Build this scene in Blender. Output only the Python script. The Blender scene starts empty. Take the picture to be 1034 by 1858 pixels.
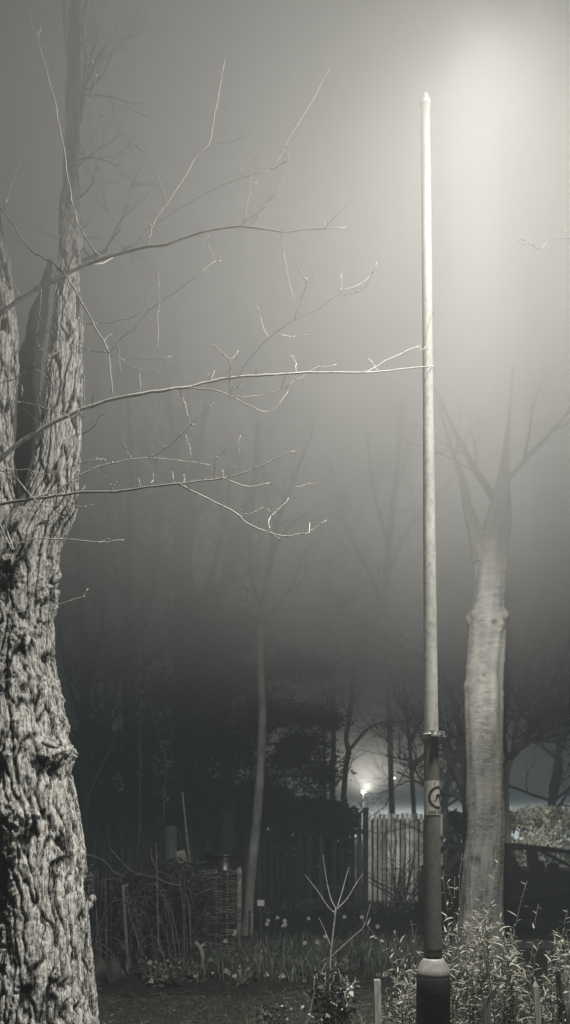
import bpy, bmesh, math, random
import numpy as np
from mathutils import Vector, Matrix, Euler, noise

random.seed(7)
PI = math.pi
SC = bpy.context.scene
COL = SC.collection

# ---------------------------------------------------------------- camera
EYE, F, CX, HY = 1.70, 1400.0, 517.0, 1500.0
cam_d = bpy.data.cameras.new('camera')
cam = bpy.data.objects.new('camera', cam_d)
COL.objects.link(cam)
cam.location = (0, 0, EYE)
cam.rotation_euler = (PI / 2, 0, 0)
cam_d.sensor_fit = 'VERTICAL'
cam_d.sensor_height = 36.0
cam_d.lens = F / 1858.0 * 36.0
cam_d.shift_y = (HY - 929.0) / 1858.0
cam_d.clip_start = 0.05
cam_d.clip_end = 600
cam_d.dof.use_dof = True
cam_d.dof.focus_distance = 4.4
cam_d.dof.aperture_fstop = 2.5
SC.camera = cam


def P(px, py, Y):
    """a survey point: photograph reading at distance Y turned into metres"""
    return Vector(((px - CX) / F * Y, Y, EYE - (py - HY) / F * Y))


def gx(px, Y):
    return (px - CX) / F * Y


# ---------------------------------------------------------------- helpers
def origin_of(o):
    v = Vector((0, 0, 0))
    while o is not None:
        v += o.location
        o = o.parent
    return v


class MB:
    def __init__(self):
        self.v, self.f, self.t = [], [], []

    def add(self, verts, faces, tint=0.5):
        b = len(self.v)
        self.v.extend([tuple(x) for x in verts])
        self.f.extend([tuple(i + b for i in q) for q in faces])
        self.t.extend([tint] * len(verts))

    def box(self, lo, hi, rot=None, tint=0.5, piv=None):
        x0, y0, z0 = lo
        x1, y1, z1 = hi
        vs = [Vector(p) for p in ((x0, y0, z0), (x1, y0, z0), (x1, y1, z0), (x0, y1, z0),
                                  (x0, y0, z1), (x1, y0, z1), (x1, y1, z1), (x0, y1, z1))]
        if rot is not None:
            c = Vector(piv) if piv is not None else (Vector(lo) + Vector(hi)) / 2
            vs = [rot @ (p - c) + c for p in vs]
        self.add(vs, [(0, 3, 2, 1), (4, 5, 6, 7), (0, 1, 5, 4), (1, 2, 6, 5), (2, 3, 7, 6), (3, 0, 4, 7)], tint)

    def tube(self, pts, rad, n=6, tint=0.5, cap=True):
        pts = [Vector(p) for p in pts]
        m = len(pts)
        if isinstance(rad, (int, float)):
            rad = [rad] * m
        t0 = (pts[1] - pts[0]).normalized()
        a = Vector((0, 0, 1)) if abs(t0.z) < 0.9 else Vector((1, 0, 0))
        u = t0.cross(a).normalized()
        vs, fs = [], []
        for i in range(m):
            t = (pts[min(i + 1, m - 1)] - pts[max(i - 1, 0)])
            if t.length < 1e-9:
                t = t0.copy()
            t.normalize()
            u = (u - t * u.dot(t))
            if u.length < 1e-6:
                u = t.orthogonal()
            u.normalize()
            w = t.cross(u)
            for k in range(n):
                c, s = math.cos(2 * PI * k / n), math.sin(2 * PI * k / n)
                vs.append(pts[i] + (u * c + w * s) * rad[i])
        for i in range(m - 1):
            for k in range(n):
                k2 = (k + 1) % n
                fs.append((i * n + k, i * n + k2, (i + 1) * n + k2, (i + 1) * n + k))
        if cap:
            fs.append(tuple(reversed(range(n))))
            fs.append(tuple((m - 1) * n + k for k in range(n)))
        self.add(vs, fs, tint)

    def lathe(self, prof, c, n=40, tint=0.5, cap=True):
        """prof: (radius, z) pairs around a vertical axis at c"""
        vs, fs = [], []
        for r, z in prof:
            for k in range(n):
                vs.append((c[0] + r * math.cos(2 * PI * k / n), c[1] + r * math.sin(2 * PI * k / n), c[2] + z))
        m = len(prof)
        for i in range(m - 1):
            for k in range(n):
                k2 = (k + 1) % n
                fs.append((i * n + k, i * n + k2, (i + 1) * n + k2, (i + 1) * n + k))
        if cap:
            fs.append(tuple(reversed(range(n))))
            fs.append(tuple((m - 1) * n + k for k in range(n)))
        self.add(vs, fs, tint)

    def leaf(self, p, d, up, L, W, tint, bend=0.15, fold=0.25):
        d = d.normalized()
        s = d.cross(up)
        if s.length < 1e-4:
            s = d.orthogonal()
        s.normalize()
        n = s.cross(d)
        a = p
        q1 = p + d * (L * 0.3)
        q2 = p + d * (L * 0.65) - n * (bend * L * 0.25)
        e = p + d * L - n * (bend * L)
        self.add([a, q1 + s * W * 0.5 + n * fold * W, q1 - s * W * 0.5 + n * fold * W, q1,
                  q2 + s * W * 0.38 + n * fold * W, q2 - s * W * 0.38 + n * fold * W, q2, e],
                 [(0, 3, 1), (0, 2, 3), (3, 6, 4, 1), (2, 5, 6, 3), (4, 6, 7), (5, 7, 6)], tint)

    def build(self, name, mat, parent=None, smooth=True):
        o = origin_of(parent)
        me = bpy.data.meshes.new(name)
        me.from_pydata([(x - o.x, y - o.y, z - o.z) for x, y, z in self.v], [], self.f)
        at = me.attributes.new('tint', 'FLOAT', 'POINT')
        at.data.foreach_set('value', np.array(self.t, dtype=np.float32))
        me.materials.append(mat)
        if smooth:
            me.polygons.foreach_set('use_smooth', [True] * len(me.polygons))
        me.update()
        ob = bpy.data.objects.new(name, me)
        COL.objects.link(ob)
        ob.parent = parent
        return ob


def thing(name, label, cat, loc=(0, 0, 0), group=None):
    o = bpy.data.objects.new(name, None)
    o.empty_display_size = 0.1
    COL.objects.link(o)
    o.location = loc
    o['label'] = label
    o['category'] = cat
    if group:
        o['group'] = group
    return o


def tag(o, label, cat=None, group=None, kind=None):
    o['label'] = label
    if cat:
        o['category'] = cat
    if group:
        o['group'] = group
    if kind:
        o['kind'] = kind
    return o


def smooth_line(pts, sub=4):
    """Catmull-Rom through pts (tuples of any length)"""
    a = [np.array(p, dtype=float) for p in pts]
    a = [2 * a[0] - a[1]] + a + [2 * a[-1] - a[-2]]
    out = []
    for i in range(1, len(a) - 2):
        p0, p1, p2, p3 = a[i - 1], a[i], a[i + 1], a[i + 2]
        for k in range(sub):
            t = k / sub
            out.append(0.5 * ((2 * p1) + (-p0 + p2) * t + (2 * p0 - 5 * p1 + 4 * p2 - p3) * t * t + (-p0 + 3 * p1 - 3 * p2 + p3) * t ** 3))
    out.append(a[-2])
    return out


# ---------------------------------------------------------------- materials
def material(name, c1, c2, scale=12.0, rough=0.8, bump=0.3, dist=0.01, tint=0.0, stretch=(1, 1, 1),
             metallic=0.0, spec=0.3, detail=6.0, lo=0.35, hi=0.65, trans=0.0):
    m = bpy.data.materials.new(name)
    m.use_nodes = True
    nt = m.node_tree
    N, L = nt.nodes, nt.links
    b = N['Principled BSDF']
    tc = N.new('ShaderNodeTexCoord')
    mp = N.new('ShaderNodeMapping')
    mp.inputs['Scale'].default_value = stretch
    L.new(tc.outputs['Object'], mp.inputs['Vector'])
    nz = N.new('ShaderNodeTexNoise')
    nz.inputs['Scale'].default_value = scale
    nz.inputs['Detail'].default_value = detail
    nz.inputs['Roughness'].default_value = 0.65
    L.new(mp.outputs[0], nz.inputs['Vector'])
    mr = N.new('ShaderNodeMapRange')
    mr.inputs['From Min'].default_value = lo
    mr.inputs['From Max'].default_value = hi
    L.new(nz.outputs['Fac'], mr.inputs['Value'])
    mx = N.new('ShaderNodeMix')
    mx.data_type = 'RGBA'
    mx.inputs['A'].default_value = (*c1, 1)
    mx.inputs['B'].default_value = (*c2, 1)
    L.new(mr.outputs[0], mx.inputs['Factor'])
    col = mx.outputs['Result']
    if tint:
        at = N.new('ShaderNodeAttribute')
        at.attribute_name = 'tint'
        ma = N.new('ShaderNodeMapRange')
        ma.inputs['To Min'].default_value = 1.0 - tint
        ma.inputs['To Max'].default_value = 1.0 + tint
        L.new(at.outputs['Fac'], ma.inputs['Value'])
        vm = N.new('ShaderNodeVectorMath')
        vm.operation = 'SCALE'
        L.new(col, vm.inputs[0])
        L.new(ma.outputs[0], vm.inputs['Scale'])
        col = vm.outputs[0]
    L.new(col, b.inputs['Base Color'])
    b.inputs['Roughness'].default_value = rough
    b.inputs['Metallic'].default_value = metallic
    b.inputs['Specular IOR Level'].default_value = spec
    if bump:
        bp = N.new('ShaderNodeBump')
        bp.inputs['Strength'].default_value = bump
        bp.inputs['Distance'].default_value = dist
        L.new(nz.outputs['Fac'], bp.inputs['Height'])
        L.new(bp.outputs[0], b.inputs['Normal'])
    return m


def g(v, k=(1.0, 0.98, 0.93)):
    return (v * k[0], v * k[1], v * k[2])


M = {}
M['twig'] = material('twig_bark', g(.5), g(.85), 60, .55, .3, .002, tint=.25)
M['limb'] = material('limb_bark', g(.14), g(.30), 40, .75, .4, .004)
M['dark_wood'] = material('dark_bark', g(.035), g(.075), 8, .9, .3, .02, stretch=(1, 1, .2))
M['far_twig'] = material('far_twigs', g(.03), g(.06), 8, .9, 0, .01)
M['pale_trunk'] = material('pale_bark', g(.16), g(.34), 7, .8, .3, .01, stretch=(1, 1, .6))
M['needle'] = material('yew_needles', (.012, .016, .015), (.03, .036, .032), 3, .8, 0, .01, tint=.4)
M['lawn'] = material('lawn_turf', (.022, .024, .019), (.075, .075, .058), 9, .95, .6, .03)
M['blade'] = material('grass_blades', (.05, .056, .046), (.15, .155, .12), 4, .8, 0, .01, tint=.6)
M['litter'] = material('dead_leaf_litter', (.05, .05, .045), (.26, .25, .22), 20, .9, 0, .01, tint=.7)
M['clump_leaf'] = material('clump_leaves', (.04, .046, .038), (.17, .18, .145), 12, .6, .2, .004, tint=.8)
M['clump_stalk'] = material('clump_stalks', g(.12), g(.38), 20, .7, 0, .01, tint=.5)
M['soil'] = material('bed_soil', (.012, .012, .011), (.04, .038, .033), 14, .95, .8, .04)
M['asphalt'] = material('asphalt', (.014, .015, .016), (.03, .031, .032), 30, .85, .3, .01)
M['kerb'] = material('kerb_stone', g(.07), g(.14), 14, .9, .3, .01)
M['strap'] = material('strap_leaves', (.06, .072, .064), (.17, .19, .16), 5, .5, 0, .01, tint=.6, spec=.5)
M['petal'] = material('petals', g(.7), g(.88), 30, .6, .1, .002)
M['shrub_leaf'] = material('shrub_leaves', (.13, .135, .11), (.42, .42, .355), 45, .5, 0, .01, tint=.55, spec=.5)
M['shrub_stem'] = material('shrub_stems', g(.10), g(.22), 30, .7, .3, .004)
M['rose_leaf'] = material('rose_leaves', (.02, .024, .02), (.07, .078, .066), 20, .33, 0, .01, tint=.7, spec=.7)
M['rose_highlight'] = material('rose_highlight_leaves', (.3, .3, .27), (.62, .61, .55), 30, .5, 0, .01, tint=.3)  # pale copies of the leaves, highlights painted into the colour
M['cane_dim'] = material('weathered_canes', g(.14), g(.38), 30, .8, .2, .003)
M['cane'] = material('bare_canes', g(.20), g(.45), 40, .6, .2, .003)
M['dry'] = material('dry_stems', (.035, .04, .04), (.13, .135, .125), 9, .9, .2, .01, tint=.7)
M['stake'] = material('stake_timber', g(.20), g(.48), 30, .85, .4, .004, stretch=(3, 3, .35))
M['fence_dark'] = material('dark_shaded_boards', (.03, .033, .034), (.075, .08, .08), 5, .85, .3, .01, tint=.6, stretch=(3, 3, .3))  # shade over the left fence is put into this dark tone
M['fence_pale'] = material('pale_lit_boards', g(.45), g(.85), 3.5, .75, .3, .01, tint=.35, stretch=(3, 3, .4))  # light on the right fence is put into this pale tone
M['wicker'] = material('wicker_rods', (.05, .055, .053), (.22, .225, .205), 14, .75, .3, .004, tint=.7, stretch=(.4, 1, 1))
M['black_plastic'] = material('black_plastic', (.014, .015, .016), (.024, .025, .026), 10, .28, .05, .004, spec=.6)
M['stone'] = material('boulder_stone', (.04, .042, .04), (.12, .12, .11), 9, .9, .6, .02)
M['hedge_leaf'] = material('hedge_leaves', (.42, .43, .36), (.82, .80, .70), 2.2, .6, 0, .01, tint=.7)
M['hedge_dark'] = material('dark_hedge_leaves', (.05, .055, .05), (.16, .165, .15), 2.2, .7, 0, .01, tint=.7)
M['car_paint'] = material('car_paint', (.007, .008, .009), (.010, .011, .012), 5, .35, 0, .01, spec=.4)
M['rubber'] = material('rubber', (.008, .008, .008), (.015, .015, .015), 20, .9, .2, .004)
M['alloy'] = material('wheel_alloy', g(.2), g(.3), 20, .4, 0, .01, metallic=.8)
M['seat_cloth'] = material('seat_cloth', (.01, .01, .011), (.018, .018, .019), 40, .95, .1, .003)
M['lens'] = material('lamp_lens', (.05, .045, .045), (.08, .07, .07), 40, .3, 0, .01)
M['pale_board'] = material('weathered_board', g(.3), g(.55), 16, .85, .3, .006, stretch=(3, 3, .4))
M['grey_post'] = material('weathered_post', (.07, .08, .08), (.16, .17, .165), 10, .9, .4, .01, stretch=(2, 2, .3))
M['sticker'] = material('sticker_vinyl', g(.72), g(.88), 35, .5, .05, .001, lo=.25, hi=.6)
M['ink'] = material('sticker_ink', (.018, .02, .022), (.04, .043, .045), 90, .6, 0, .001)
M['ring_ink'] = material('sticker_ring_ink', (.05, .053, .055), (.10, .105, .105), 90, .6, 0, .001)
M['clamp'] = material('clamp_steel', g(.45), g(.72), 120, .4, .2, .002, metallic=.35, spec=.6)
M['groove'] = material('groove_black', (.008, .008, .008), (.014, .014, .014), 40, .9, 0, .002)  # near-black colour of joint and door seam
M['column_base'] = material('column_base_paint', (.028, .031, .033), (.06, .064, .066), 16, .55, .25, .003, spec=.45)
M['shoulder'] = material('column_shoulder_paint', g(.25), g(.38), 26, .5, .2, .002, spec=.4)


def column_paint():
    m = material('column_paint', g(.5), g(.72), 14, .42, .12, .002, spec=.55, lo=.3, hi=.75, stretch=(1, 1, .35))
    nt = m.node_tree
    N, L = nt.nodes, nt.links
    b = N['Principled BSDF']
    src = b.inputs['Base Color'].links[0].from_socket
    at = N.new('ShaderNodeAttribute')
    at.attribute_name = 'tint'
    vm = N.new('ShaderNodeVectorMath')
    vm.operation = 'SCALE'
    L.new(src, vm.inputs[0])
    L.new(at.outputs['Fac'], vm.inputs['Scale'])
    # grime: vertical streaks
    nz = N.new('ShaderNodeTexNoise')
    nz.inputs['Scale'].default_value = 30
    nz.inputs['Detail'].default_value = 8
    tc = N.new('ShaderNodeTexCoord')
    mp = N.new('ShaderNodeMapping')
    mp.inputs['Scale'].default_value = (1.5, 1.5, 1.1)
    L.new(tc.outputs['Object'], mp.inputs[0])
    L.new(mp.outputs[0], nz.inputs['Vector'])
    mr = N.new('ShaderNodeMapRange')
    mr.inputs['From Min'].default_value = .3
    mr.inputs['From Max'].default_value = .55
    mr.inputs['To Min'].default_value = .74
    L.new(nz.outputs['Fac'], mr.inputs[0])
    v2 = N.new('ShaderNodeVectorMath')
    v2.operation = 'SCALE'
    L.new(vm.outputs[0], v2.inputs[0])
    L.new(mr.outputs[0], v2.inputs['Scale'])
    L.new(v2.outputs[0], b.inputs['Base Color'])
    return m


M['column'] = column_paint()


def bark_material(name, dark, light, scale, bump, dist, stretch, crack=0.0, crack_stretch=(1, 1, .16)):
    """colour follows the modelled furrows (attribute 'tint'), broken up by noise and fine cracks"""
    m = bpy.data.materials.new(name)
    m.use_nodes = True
    nt = m.node_tree
    N, L = nt.nodes, nt.links
    b = N['Principled BSDF']

    def math_(op, a, b_=None, c=None):
        n_ = N.new('ShaderNodeMath')
        n_.operation = op
        for i, v in enumerate((a, b_, c)):
            if v is None:
                continue
            if isinstance(v, (int, float)):
                n_.inputs[i].default_value = v
            else:
                L.new(v, n_.inputs[i])
        return n_.outputs[0]

    at = N.new('ShaderNodeAttribute')
    at.attribute_name = 'tint'
    tc = N.new('ShaderNodeTexCoord')

    def nz_(sc, st, det=8, ro=.7):
        mp = N.new('ShaderNodeMapping')
        mp.inputs['Scale'].default_value = st
        L.new(tc.outputs['Object'], mp.inputs[0])
        n_ = N.new('ShaderNodeTexNoise')
        n_.inputs['Scale'].default_value = sc
        n_.inputs['Detail'].default_value = det
        n_.inputs['Roughness'].default_value = ro
        L.new(mp.outputs[0], n_.inputs['Vector'])
        return n_.outputs['Fac']

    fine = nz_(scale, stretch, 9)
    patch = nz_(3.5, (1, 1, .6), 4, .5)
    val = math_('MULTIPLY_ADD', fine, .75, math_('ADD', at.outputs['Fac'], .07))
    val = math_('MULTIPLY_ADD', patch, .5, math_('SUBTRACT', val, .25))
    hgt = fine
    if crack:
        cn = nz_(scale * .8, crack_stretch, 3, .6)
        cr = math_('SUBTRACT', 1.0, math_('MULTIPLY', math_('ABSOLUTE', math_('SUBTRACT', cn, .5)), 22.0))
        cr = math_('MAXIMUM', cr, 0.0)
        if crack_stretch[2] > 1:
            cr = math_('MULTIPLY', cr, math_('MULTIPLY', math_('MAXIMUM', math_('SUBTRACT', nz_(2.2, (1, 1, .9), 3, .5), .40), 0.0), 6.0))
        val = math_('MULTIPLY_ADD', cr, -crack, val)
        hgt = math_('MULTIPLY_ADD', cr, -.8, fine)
    mr = N.new('ShaderNodeMapRange')
    mr.inputs['From Min'].default_value = .40
    mr.inputs['From Max'].default_value = 1.25
    L.new(val, mr.inputs[0])
    mx = N.new('ShaderNodeMix')
    mx.data_type = 'RGBA'
    mx.inputs['A'].default_value = (*dark, 1)
    mx.inputs['B'].default_value = (*light, 1)
    L.new(mr.outputs[0], mx.inputs['Factor'])
    L.new(mx.outputs['Result'], b.inputs['Base Color'])
    b.inputs['Roughness'].default_value = .9
    b.inputs['Specular IOR Level'].default_value = .2
    bp = N.new('ShaderNodeBump')
    bp.inputs['Strength'].default_value = bump
    bp.inputs['Distance'].default_value = dist
    L.new(hgt, bp.inputs['Height'])
    L.new(bp.outputs[0], b.inputs['Normal'])
    return m


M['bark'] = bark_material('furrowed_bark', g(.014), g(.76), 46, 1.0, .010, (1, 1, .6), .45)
M['birch'] = bark_material('ringed_bark', g(.17), g(.48), 30, .8, .007, (.8, .8, 1.8), .20, (.3, .3, 1.4))


def glass_material(name, tr, tintc):
    m = bpy.data.materials.new(name)
    m.use_nodes = True
    nt = m.node_tree
    N, L = nt.nodes, nt.links
    for n in list(N):
        if n.type != 'OUTPUT_MATERIAL':
            N.remove(n)
    out = [n for n in N if n.type == 'OUTPUT_MATERIAL'][0]
    t = N.new('ShaderNodeBsdfTransparent')
    t.inputs[0].default_value = (*tintc, 1)
    gl = N.new('ShaderNodeBsdfGlossy')
    gl.inputs['Color'].default_value = (.8, .8, .8, 1)
    gl.inputs['Roughness'].default_value = .05
    nz = N.new('ShaderNodeTexNoise')
    nz.inputs['Scale'].default_value = 2.0
    mr = N.new('ShaderNodeMapRange')
    mr.inputs['To Min'].default_value = tr * .8
    mr.inputs['To Max'].default_value = tr * 1.2
    L.new(nz.outputs['Fac'], mr.inputs[0])
    mx = N.new('ShaderNodeMixShader')
    L.new(mr.outputs[0], mx.inputs[0])
    L.new(t.outputs[0], mx.inputs[1])
    L.new(gl.outputs[0], mx.inputs[2])
    L.new(mx.outputs[0], out.inputs['Surface'])
    return m


M['glass'] = glass_material('car_glass', .05, (.93, .95, .95))


def emit_material(name, c, s):
    m = bpy.data.materials.new(name)
    m.use_nodes = True
    nt = m.node_tree
    b = nt.nodes['Principled BSDF']
    b.inputs['Base Color'].default_value = (.8, .8, .8, 1)
    b.inputs['Emission Color'].default_value = (*c, 1)
    b.inputs['Emission Strength'].default_value = s
    return m


M['lit_globe'] = emit_material('lit_globe', (1, .96, .86), 60)
M['lit_globe_small'] = emit_material('lit_globe_small', (1, .96, .86), 12)

# ---------------------------------------------------------------- world: night fog
FOG_LOW, FOG_HIGH = 0.005, 0.35   # the fog hangs thin near the ground and thick above head height
FOG_GLOW = 0.022                   # brightness the open fog tends to
W = bpy.data.worlds.new('World')
SC.world = W
W.use_nodes = True
nt = W.node_tree
bg = nt.nodes['Background']
bg.inputs['Color'].default_value = (.02, .024, .026, 1)
bg.inputs['Strength'].default_value = 0.05
wo = [n for n in nt.nodes if n.type == 'OUTPUT_WORLD'][0]
ge = nt.nodes.new('ShaderNodeNewGeometry')
sx = nt.nodes.new('ShaderNodeSeparateXYZ')
nt.links.new(ge.outputs['Position'], sx.inputs[0])
mr = nt.nodes.new('ShaderNodeMapRange')
mr.interpolation_type = 'SMOOTHSTEP'
mr.inputs['From Min'].default_value = 2.8
mr.inputs['From Max'].default_value = 6.2
mr.inputs['To Min'].default_value = FOG_LOW
mr.inputs['To Max'].default_value = FOG_HIGH
nt.links.new(sx.outputs['Z'], mr.inputs[0])
vs = nt.nodes.new('ShaderNodeVolumeScatter')
vs.inputs['Color'].default_value = (1, 1, 1, 1)
vs.inputs['Anisotropy'].default_value = 0.2
pn = nt.nodes.new('ShaderNodeTexNoise')              # drifting patches in the mist
pn.inputs['Scale'].default_value = .42
pn.inputs['Detail'].default_value = 1.5
nt.links.new(ge.outputs['Position'], pn.inputs['Vector'])
pm = nt.nodes.new('ShaderNodeMapRange')
pm.inputs['From Min'].default_value = .3
pm.inputs['From Max'].default_value = .7
pm.inputs['To Min'].default_value = .62
pm.inputs['To Max'].default_value = 1.38
nt.links.new(pn.outputs['Fac'], pm.inputs[0])
mr2 = nt.nodes.new('ShaderNodeMapRange')             # and thickest of all above the lamp
mr2.interpolation_type = 'SMOOTHSTEP'
mr2.inputs['From Min'].default_value = 5.1
mr2.inputs['From Max'].default_value = 7.6
mr2.inputs['To Min'].default_value = 0.0
mr2.inputs['To Max'].default_value = 0.75
nt.links.new(sx.outputs['Z'], mr2.inputs[0])
msum = nt.nodes.new('ShaderNodeMath')
msum.operation = 'ADD'
nt.links.new(mr.outputs[0], msum.inputs[0])
nt.links.new(mr2.outputs[0], msum.inputs[1])
dm = nt.nodes.new('ShaderNodeMath')
dm.operation = 'MULTIPLY'
nt.links.new(msum.outputs[0], dm.inputs[0])
nt.links.new(pm.outputs[0], dm.inputs[1])
nt.links.new(dm.outputs[0], vs.inputs['Density'])
FOG_DENSITY = msum
ve = nt.nodes.new('ShaderNodeEmission')
ve.inputs['Color'].default_value = (1.0, .975, .875, 1)
mg = nt.nodes.new('ShaderNodeMath')
mg.operation = 'MULTIPLY'
vd = nt.nodes.new('ShaderNodeVectorMath')           # emission added to the fog, standing in for bounced lamp light over the lane
vd.operation = 'DISTANCE'
vd.inputs[1].default_value = (1.5, 8.0, 5.8)
nt.links.new(ge.outputs['Position'], vd.inputs[0])
vm_ = nt.nodes.new('ShaderNodeMapRange')
vm_.interpolation_type = 'SMOOTHSTEP'
vm_.inputs['From Min'].default_value = 0.5
vm_.inputs['From Max'].default_value = 6.3
vm_.inputs['To Min'].default_value = FOG_GLOW * 5.0
vm_.inputs['To Max'].default_value = FOG_GLOW * .3
nt.links.new(vd.outputs['Value'], vm_.inputs[0])
nt.links.new(vm_.outputs[0], mg.inputs[1])

nt.links.new(FOG_DENSITY.outputs[0], mg.inputs[0])
nt.links.new(mg.outputs[0], ve.inputs['Strength'])
ve2 = nt.nodes.new('ShaderNodeEmission')           # bluish emission added as fill, the same everywhere
ve2.inputs['Color'].default_value = (.66, .99, 1.07, 1)
ve2.inputs['Strength'].default_value = 0.0008
vb = nt.nodes.new('ShaderNodeAddShader')
va = nt.nodes.new('ShaderNodeAddShader')
nt.links.new(vs.outputs[0], va.inputs[0])
nt.links.new(ve.outputs[0], va.inputs[1])
nt.links.new(va.outputs[0], vb.inputs[0])
nt.links.new(ve2.outputs[0], vb.inputs[1])
nt.links.new(vb.outputs[0], wo.inputs['Volume'])
W.cycles.volume_step_size = 3.5
# the fog bank closes in about 90 m away in every direction
def fog_bank():
    mb = MB()
    n = 48
    prof = [(90, -1.0), (90, 7), (85, 27), (71, 51), (45, 72), (18, 82), (.3, 84)]
    mb.lathe(prof, (0, 0, 0), n, cap=False)
    o = mb.build('sky', M['sky'])
    o['kind'] = 'structure'
    o['label'] = 'grey night sky behind the fog'


def sky_material():
    """town glow on the fog bank: strongest low down beyond the lane on the right"""
    m = bpy.data.materials.new('night_sky')
    m.use_nodes = True
    nt = m.node_tree
    N, L = nt.nodes, nt.links
    for n in list(N):
        if n.type == 'BSDF_PRINCIPLED':
            N.remove(n)
    out = [n for n in N if n.type == 'OUTPUT_MATERIAL'][0]
    tc = N.new('ShaderNodeTexCoord')
    dp = N.new('ShaderNodeVectorMath')
    dp.operation = 'DOT_PRODUCT'
    d = Vector((.36, .92, .05)).normalized()
    dp.inputs[1].default_value = d * (1 / 90.0)
    L.new(tc.outputs['Object'], dp.inputs[0])
    mr = N.new('ShaderNodeMapRange')
    mr.interpolation_type = 'SMOOTHSTEP'
    mr.inputs['From Min'].default_value = .70
    mr.inputs['From Max'].default_value = 1.0
    mr.inputs['To Min'].default_value = .03
    mr.inputs['To Max'].default_value = .60
    L.new(dp.outputs['Value'], mr.inputs[0])
    e = N.new('ShaderNodeEmission')
    e.inputs['Color'].default_value = (.92, 1.0, .98, 1)
    L.new(mr.outputs[0], e.inputs['Strength'])
    L.new(e.outputs[0], out.inputs['Surface'])
    try:
        m.cycles.emission_sampling = 'NONE'
    except Exception:
        pass
    return m


M['sky'] = sky_material()
fog_bank()

# ---------------------------------------------------------------- lights
LAMP = Vector((.91, 3.54, 5.36))
ld = bpy.data.lights.new('street_lamp_light', 'SPOT')
ld.energy = 405
ld.color = (1.0, .965, .885)
ld.spot_size = math.radians(178)
ld.spot_blend = 0.36
ld.shadow_soft_size = 0.12
ld.use_nodes = True
BEAM_SIGN = 1.0
ln = ld.node_tree
em = [n for n in ln.nodes if n.type == 'EMISSION'][0]
lf = ln.nodes.new('ShaderNodeLightFalloff')
lf.inputs['Strength'].default_value = 1.0
lf.inputs['Smooth'].default_value = 3.6
mk = ln.nodes.new('ShaderNodeMath')
mk.operation = 'MULTIPLY_ADD'
mk.inputs[1].default_value = 0.2
ln.links.new(lf.outputs['Linear'], mk.inputs[0])
ln.links.new(lf.outputs['Quadratic'], mk.inputs[2])
# gain added to brighten fence and hedge, not a known beam of the lamp
gi = ln.nodes.new('ShaderNodeNewGeometry')
dt = ln.nodes.new('ShaderNodeVectorMath')
dt.operation = 'DOT_PRODUCT'
dt.inputs[1].default_value = Vector((.2, .93, -.25)).normalized() * BEAM_SIGN
ln.links.new(gi.outputs['Incoming'], dt.inputs[0])
def gain(sock, a, b, top):
    m_ = ln.nodes.new('ShaderNodeMapRange')
    m_.interpolation_type = 'SMOOTHSTEP'
    m_.inputs['From Min'].default_value = a
    m_.inputs['From Max'].default_value = b
    m_.inputs['To Min'].default_value = 0.0
    m_.inputs['To Max'].default_value = top
    ln.links.new(sock, m_.inputs[0])
    return m_.outputs[0]


def plus(a, b):
    m_ = ln.nodes.new('ShaderNodeMath')
    m_.operation = 'ADD'
    ln.links.new(a, m_.inputs[0])
    if isinstance(b, float):
        m_.inputs[1].default_value = b
    else:
        ln.links.new(b, m_.inputs[1])
    return m_.outputs[0]


dz = ln.nodes.new('ShaderNodeVectorMath')
dz.operation = 'DOT_PRODUCT'
dz.inputs[1].default_value = Vector((0, 0, -1)) * BEAM_SIGN  # downward gain added to brighten the column
ln.links.new(gi.outputs['Incoming'], dz.inputs[0])
total = plus(plus(plus(gain(dt.outputs['Value'], .80, .985, .5), gain(dt.outputs['Value'], .976, .993, 2.6)), gain(dz.outputs['Value'], .55, .985, 1.8)), 1.0)
mb_ = ln.nodes.new('ShaderNodeMath')
mb_.operation = 'MULTIPLY'
ln.links.new(mk.outputs[0], mb_.inputs[0])
ln.links.new(total, mb_.inputs[1])
ln.links.new(mb_.outputs[0], em.inputs['Strength'])
lo = bpy.data.objects.new('street_lamp_light', ld)
COL.objects.link(lo)
lo.location = LAMP
lo.rotation_euler = Vector((-.17, .30, -1.0)).to_track_quat('-Z', 'Y').to_euler()   # head tipped up towards the column

# ---------------------------------------------------------------- ground, bed, road
def sheet(name, xs, ys, zf, mat, label):
    mb = MB()
    nx, ny = len(xs), len(ys)
    mb.add([(x, y, zf(x, y)) for y in ys for x in xs],
           [(j * nx + i, j * nx + i + 1, (j + 1) * nx + i + 1, (j + 1) * nx + i) for j in range(ny - 1) for i in range(nx - 1)])
    o = mb.build(name, mat)
    o['kind'] = 'structure'
    o['label'] = label
    return o


def gz(x, y):
    a = noise.noise(Vector((x * .9, y * .9, 0))) * .03 + noise.noise(Vector((x * 3, y * 3, 4))) * .012
    return a if y < 10.4 else a * max(0.0, 1 - (y - 10.4) / .6)


xs = [-250, -80, -30, -14] + [-8 + .2 * i for i in range(81)] + [14, 30, 80, 250]
ys = [-40, -10, 0] + [2 + .2 * i for i in range(50)] + [14, 18, 24, 40, 90, 300]
sheet('ground', xs, ys, gz, M['lawn'], 'dark rough lawn and open ground under the fog')


def bed_z(x, y):
    return gz(x, y) + .03 + .02 * noise.noise(Vector((x * 6, y * 6, 9)))


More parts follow.
